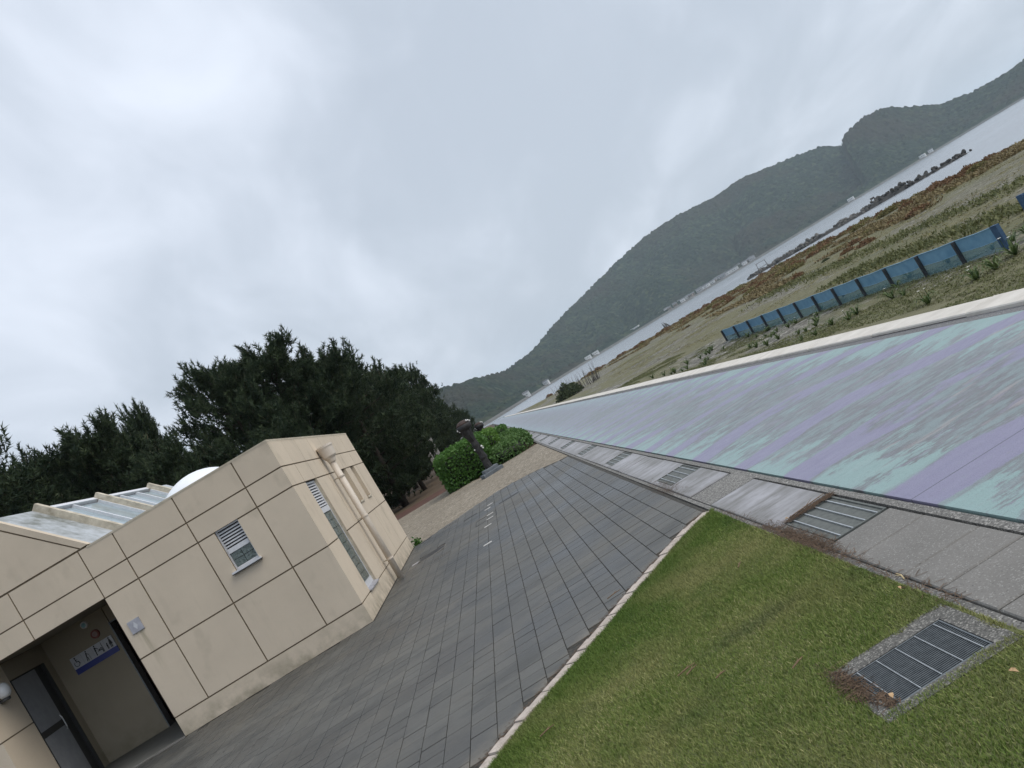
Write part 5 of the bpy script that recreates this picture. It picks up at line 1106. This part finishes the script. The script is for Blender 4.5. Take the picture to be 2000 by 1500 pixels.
X_, Y_ = patch(42000, 26, 60, 60, 200, 5.0, .46, 131); k_ = (X_ < np.interp(Y_, SH_Y, SH_X)-9) & (X_ > np.interp(Y_, SH_Y, SH_X)-34); X_, Y_ = X_[k_], Y_[k_]; tufts('shore_grass', X_, Y_, RNG.uniform(.3, .75, len(X_)), .6, 'shoregrass', 'golden and rust dry grass belt along the water side of the beach', 4)
# beach lilies
def lily_mesh(seed):
    rnd = random.Random(seed); m_ = MB()
    for i in range(16):
        a = i*2.4+rnd.uniform(-.3, .3); L = rnd.uniform(.35, .6); H = rnd.uniform(.2, .42); pr = None
        for k in range(4):
            u = k/3; x = L*u*math.cos(a); y = L*u*math.sin(a); z = H*math.sin(math.pi*min(.8, u*.85)); wd = .035*(1-u*.85); cur = ((x-wd*math.sin(a), y+wd*math.cos(a), z), (x+wd*math.sin(a), y-wd*math.cos(a), z))
            if pr: m_.add([pr[0], pr[1], cur[1], cur[0]], [(0, 1, 2, 3)], 0, rnd.random())
            pr = cur
    return m_.mesh('lily', 'lily')
fl = MB(); fl.tube([(0, 0, -.36), (0, 0, 0)], .008, 4, mi=1)
for i in range(6):
    a = i*1.047; fl.add([(0, 0, 0), (.035*math.cos(a-.3), .035*math.sin(a-.3), .02), (.07*math.cos(a), .07*math.sin(a), .01), (.035*math.cos(a+.3), .035*math.sin(a+.3), .02)], [(0, 1, 2, 3)])
FLM = fl.mesh('flower', ['petal', 'lily'])
LM = [lily_mesh(i) for i in range(4)]
def lily(x, y, s, lab, group=None):
    z = float(beach_z(np.array([x]), np.array([y]))[0]); o = tag(link('beach_lily', LM[random.randrange(4)], None, (x, y, z-.02), random.uniform(0, 6.28), s), lab, 'plant', group)
    for f_ in range(random.choice([0, 1, 1, 2])): link('flower', FLM, o, (random.uniform(-.15, .15), random.uniform(-.15, .15), random.uniform(.36, .52)))
lily(16.1, 22.6, 1.2, 'large arching lily clump just right of the fence end'); lily(14.6, 21.4, 1.2, 'lily clump nearest the right picture edge on the beach'); lily(13.4, 20.6, 1.0, 'lily clump below the fence end post')
for i in range(46): lily(random.uniform(10.6, 15.2), random.uniform(20, 52), random.uniform(.5, 1.0), 'small white flowering lily between the seawall and the blue fence', 'lilies in front of the fence')
for i in range(14): lily(random.uniform(15.9, 18.5), random.uniform(24, 40), random.uniform(.5, .8), 'small white flowering lily seen through or over the blue net', 'lilies behind the fence')

# ------------------------------------------------------------------ litter
def needles(name, X, Y, Z, ln, mat, label, parent=None):
    n = len(X); a = RNG.uniform(0, 6.283, n); D = np.c_[np.cos(a), np.sin(a), RNG.uniform(-.03, .10, n)]*ln[:, None]; S = np.c_[-np.sin(a), np.cos(a), np.zeros(n)]*0.0016; P = np.c_[X, Y, Z]
    V = np.stack([P-S, P+S, P+D+S, P+D-S], 1).reshape(-1, 3); o = soup(name, V, np.arange(4*n).reshape(-1, 4), mat, RNG.random(n)); return tag(o, label, 'litter', kind='stuff')
n = 1700; Y_ = np.r_[RNG.normal(4.95, .32, n-500), RNG.uniform(3.2, 6.6, 500)]; X_ = 1.262+RNG.normal(0, .020, n)+np.r_[np.abs(RNG.normal(0, .03, n-500)), np.zeros(500)]
needles('pine_litter', X_, Y_, np.full(n, .004), RNG.uniform(.02, .07, n), 'needle_litter', 'brown pine needle litter along the lawn edge of the gutter')
n = 700; needles('grate_litter', 1.36+RNG.random(n)**.8*.36, 5.37+RNG.normal(0, .014, n), np.full(n, .004), RNG.uniform(.02, .06, n), 'needle_litter', 'line of fallen needles along the far edge of the nearest gutter grate')
n = 500; needles('plaza_corner_litter', RNG.normal(1.30, .06, n), RNG.normal(8.7, .35, n), np.full(n, .004), RNG.uniform(.02, .06, n), 'needle_litter', 'scattered brown needles around the second gutter grate')
n = 600; needles('drain_litter', RNG.normal(.685, .022, n), RNG.normal(3.14, .09, n), .006+np.abs(RNG.normal(0, .006, n)), RNG.uniform(.015, .04, n), 'needle_litter', 'heap of dry needles at the left corner of the lawn drain')
n = 160; needles('drain_edge_litter', RNG.normal(.72, .012, n), RNG.uniform(2.87, 3.0, n), np.full(n, .006), RNG.uniform(.01, .03, n), 'needle_litter', 'dry needles along the near end of the lawn drain')
n = 1500; a = np.array(along(KERB_OUT[2:], .01)); a = a[RNG.integers(0, len(a), n)]; needles('kerb_litter', a[:, 0]-np.abs(RNG.normal(0, .03, n)), a[:, 1]+np.abs(RNG.normal(0, .03, n)), np.full(n, .003), RNG.uniform(.01, .03, n), 'needle_litter', 'dirt and needles gathered against the pinkish edging')
def leaf_obj(x, y, s, lab):
    m_ = MB(); pr = [(-1, 0), (-.4, .42), (.3, .40), (1, 0), (.3, -.40), (-.4, -.42)]; m_.add([(a*s, b*s, .012*(1-abs(a))) for a, b in pr]+[(a*s, b*s, .012*(1-abs(a))-.001) for a, b in pr], [(0, 1, 2, 3, 4, 5)[::-1], (6, 7, 8, 9, 10, 11)])
    o = m_.build('fallen_leaf', 'dead_leaf'); o.location = (x, y, .03); o.rotation_euler = (.2, .1, random.uniform(0, 6)); tag(o, lab, 'leaf')
leaf_obj(1.19, 3.57, .016, 'tan fallen leaf on the grass by the gutter'); leaf_obj(.735, 2.885, .02, 'orange fallen leaf at the near corner of the lawn drain'); leaf_obj(1.05, 2.62, .018, 'pale fallen leaf on the grass right of the lawn drain'); leaf_obj(1.375, 5.33, .014, 'fallen leaf at the corner of the nearest gutter grate')
def twig(x, y, L, a, lab, mat='twig', z=.028):
    m_ = MB(); d = (math.cos(a), math.sin(a)); m_.tube([(-d[0]*L/2, -d[1]*L/2, 0), (d[1]*L*.06, -d[0]*L*.06, .006), (d[0]*L/2, d[1]*L/2, .002)], [.0035, .004, .002], 5); m_.tube([(0, 0, .004), (d[0]*L*.25-d[1]*L*.15, d[1]*L*.25+d[0]*L*.15, .008)], [.0025, .0012], 4)
    o = m_.build('twig', mat); o.location = (x, y, z); tag(o, lab, 'twig')
twig(.23, 4.09, .11, .2, 'longer brown twig lying in the middle of the lawn'); twig(.25, 4.05, .08, .5, 'shorter twig touching the longer one mid-lawn'); twig(.34, 3.82, .06, .3, 'small twig right of the pair in the middle of the lawn'); twig(.62, 3.50, .08, .5, 'reddish twig on the grass left of the lawn drain'); twig(1.27, 3.72, .09, 1.45, 'straw coloured stalk on the edge of the gutter slabs', 'straw', .008); twig(.17, 6.02, .12, .2, 'thin twig on the dark grass near the kerb'); twig(-.55, 4.40, .10, .4, 'dark twig on the grass at the lower end of the edging'); twig(.9, 5.05, .08, 1.0, 'dark tuft of twig on the upper lawn near the gutter')
twig(1.56, 5.42, .30, .15, 'brown twig lying along the far edge of the nearest gutter grate', 'twig', .008)
# small weeds at the building's far corner
t = thing('corner_weed', 'small green weed at the foot of the building far corner', 'weed', (-2.66, 18.6, -.03))
P = RNG.normal(0, .04, (70, 3)); P[:, 2] = np.abs(P[:, 2])*1.6; V, F_ = leaf_quads(P, .09, .35, .8); soup('leaves', V, F_, 'hedge', RNG.random(len(F_)), parent=t)

# ------------------------------------------------------------------ haze over the bay
t = bpy.data.materials.new('bay_haze'); t.use_nodes = True; nt = t.node_tree; nt.nodes.clear(); o_ = nt.nodes.new('ShaderNodeOutputMaterial'); pv = nt.nodes.new('ShaderNodeVolumePrincipled')
pv.inputs['Color'].default_value = (0.80, 0.92, 1.0, 1); pv.inputs['Density'].default_value = 0.00010; pv.inputs['Anisotropy'].default_value = 0.0
nt.links.new(pv.outputs[0], o_.inputs['Volume']); M['haze'] = t
tag(MB().box(-14500, 14500, -14500, 14500, -8, 262).build('haze', 'haze'), 'thin pale haze over the bay and hills', 'haze', kind='stuff')
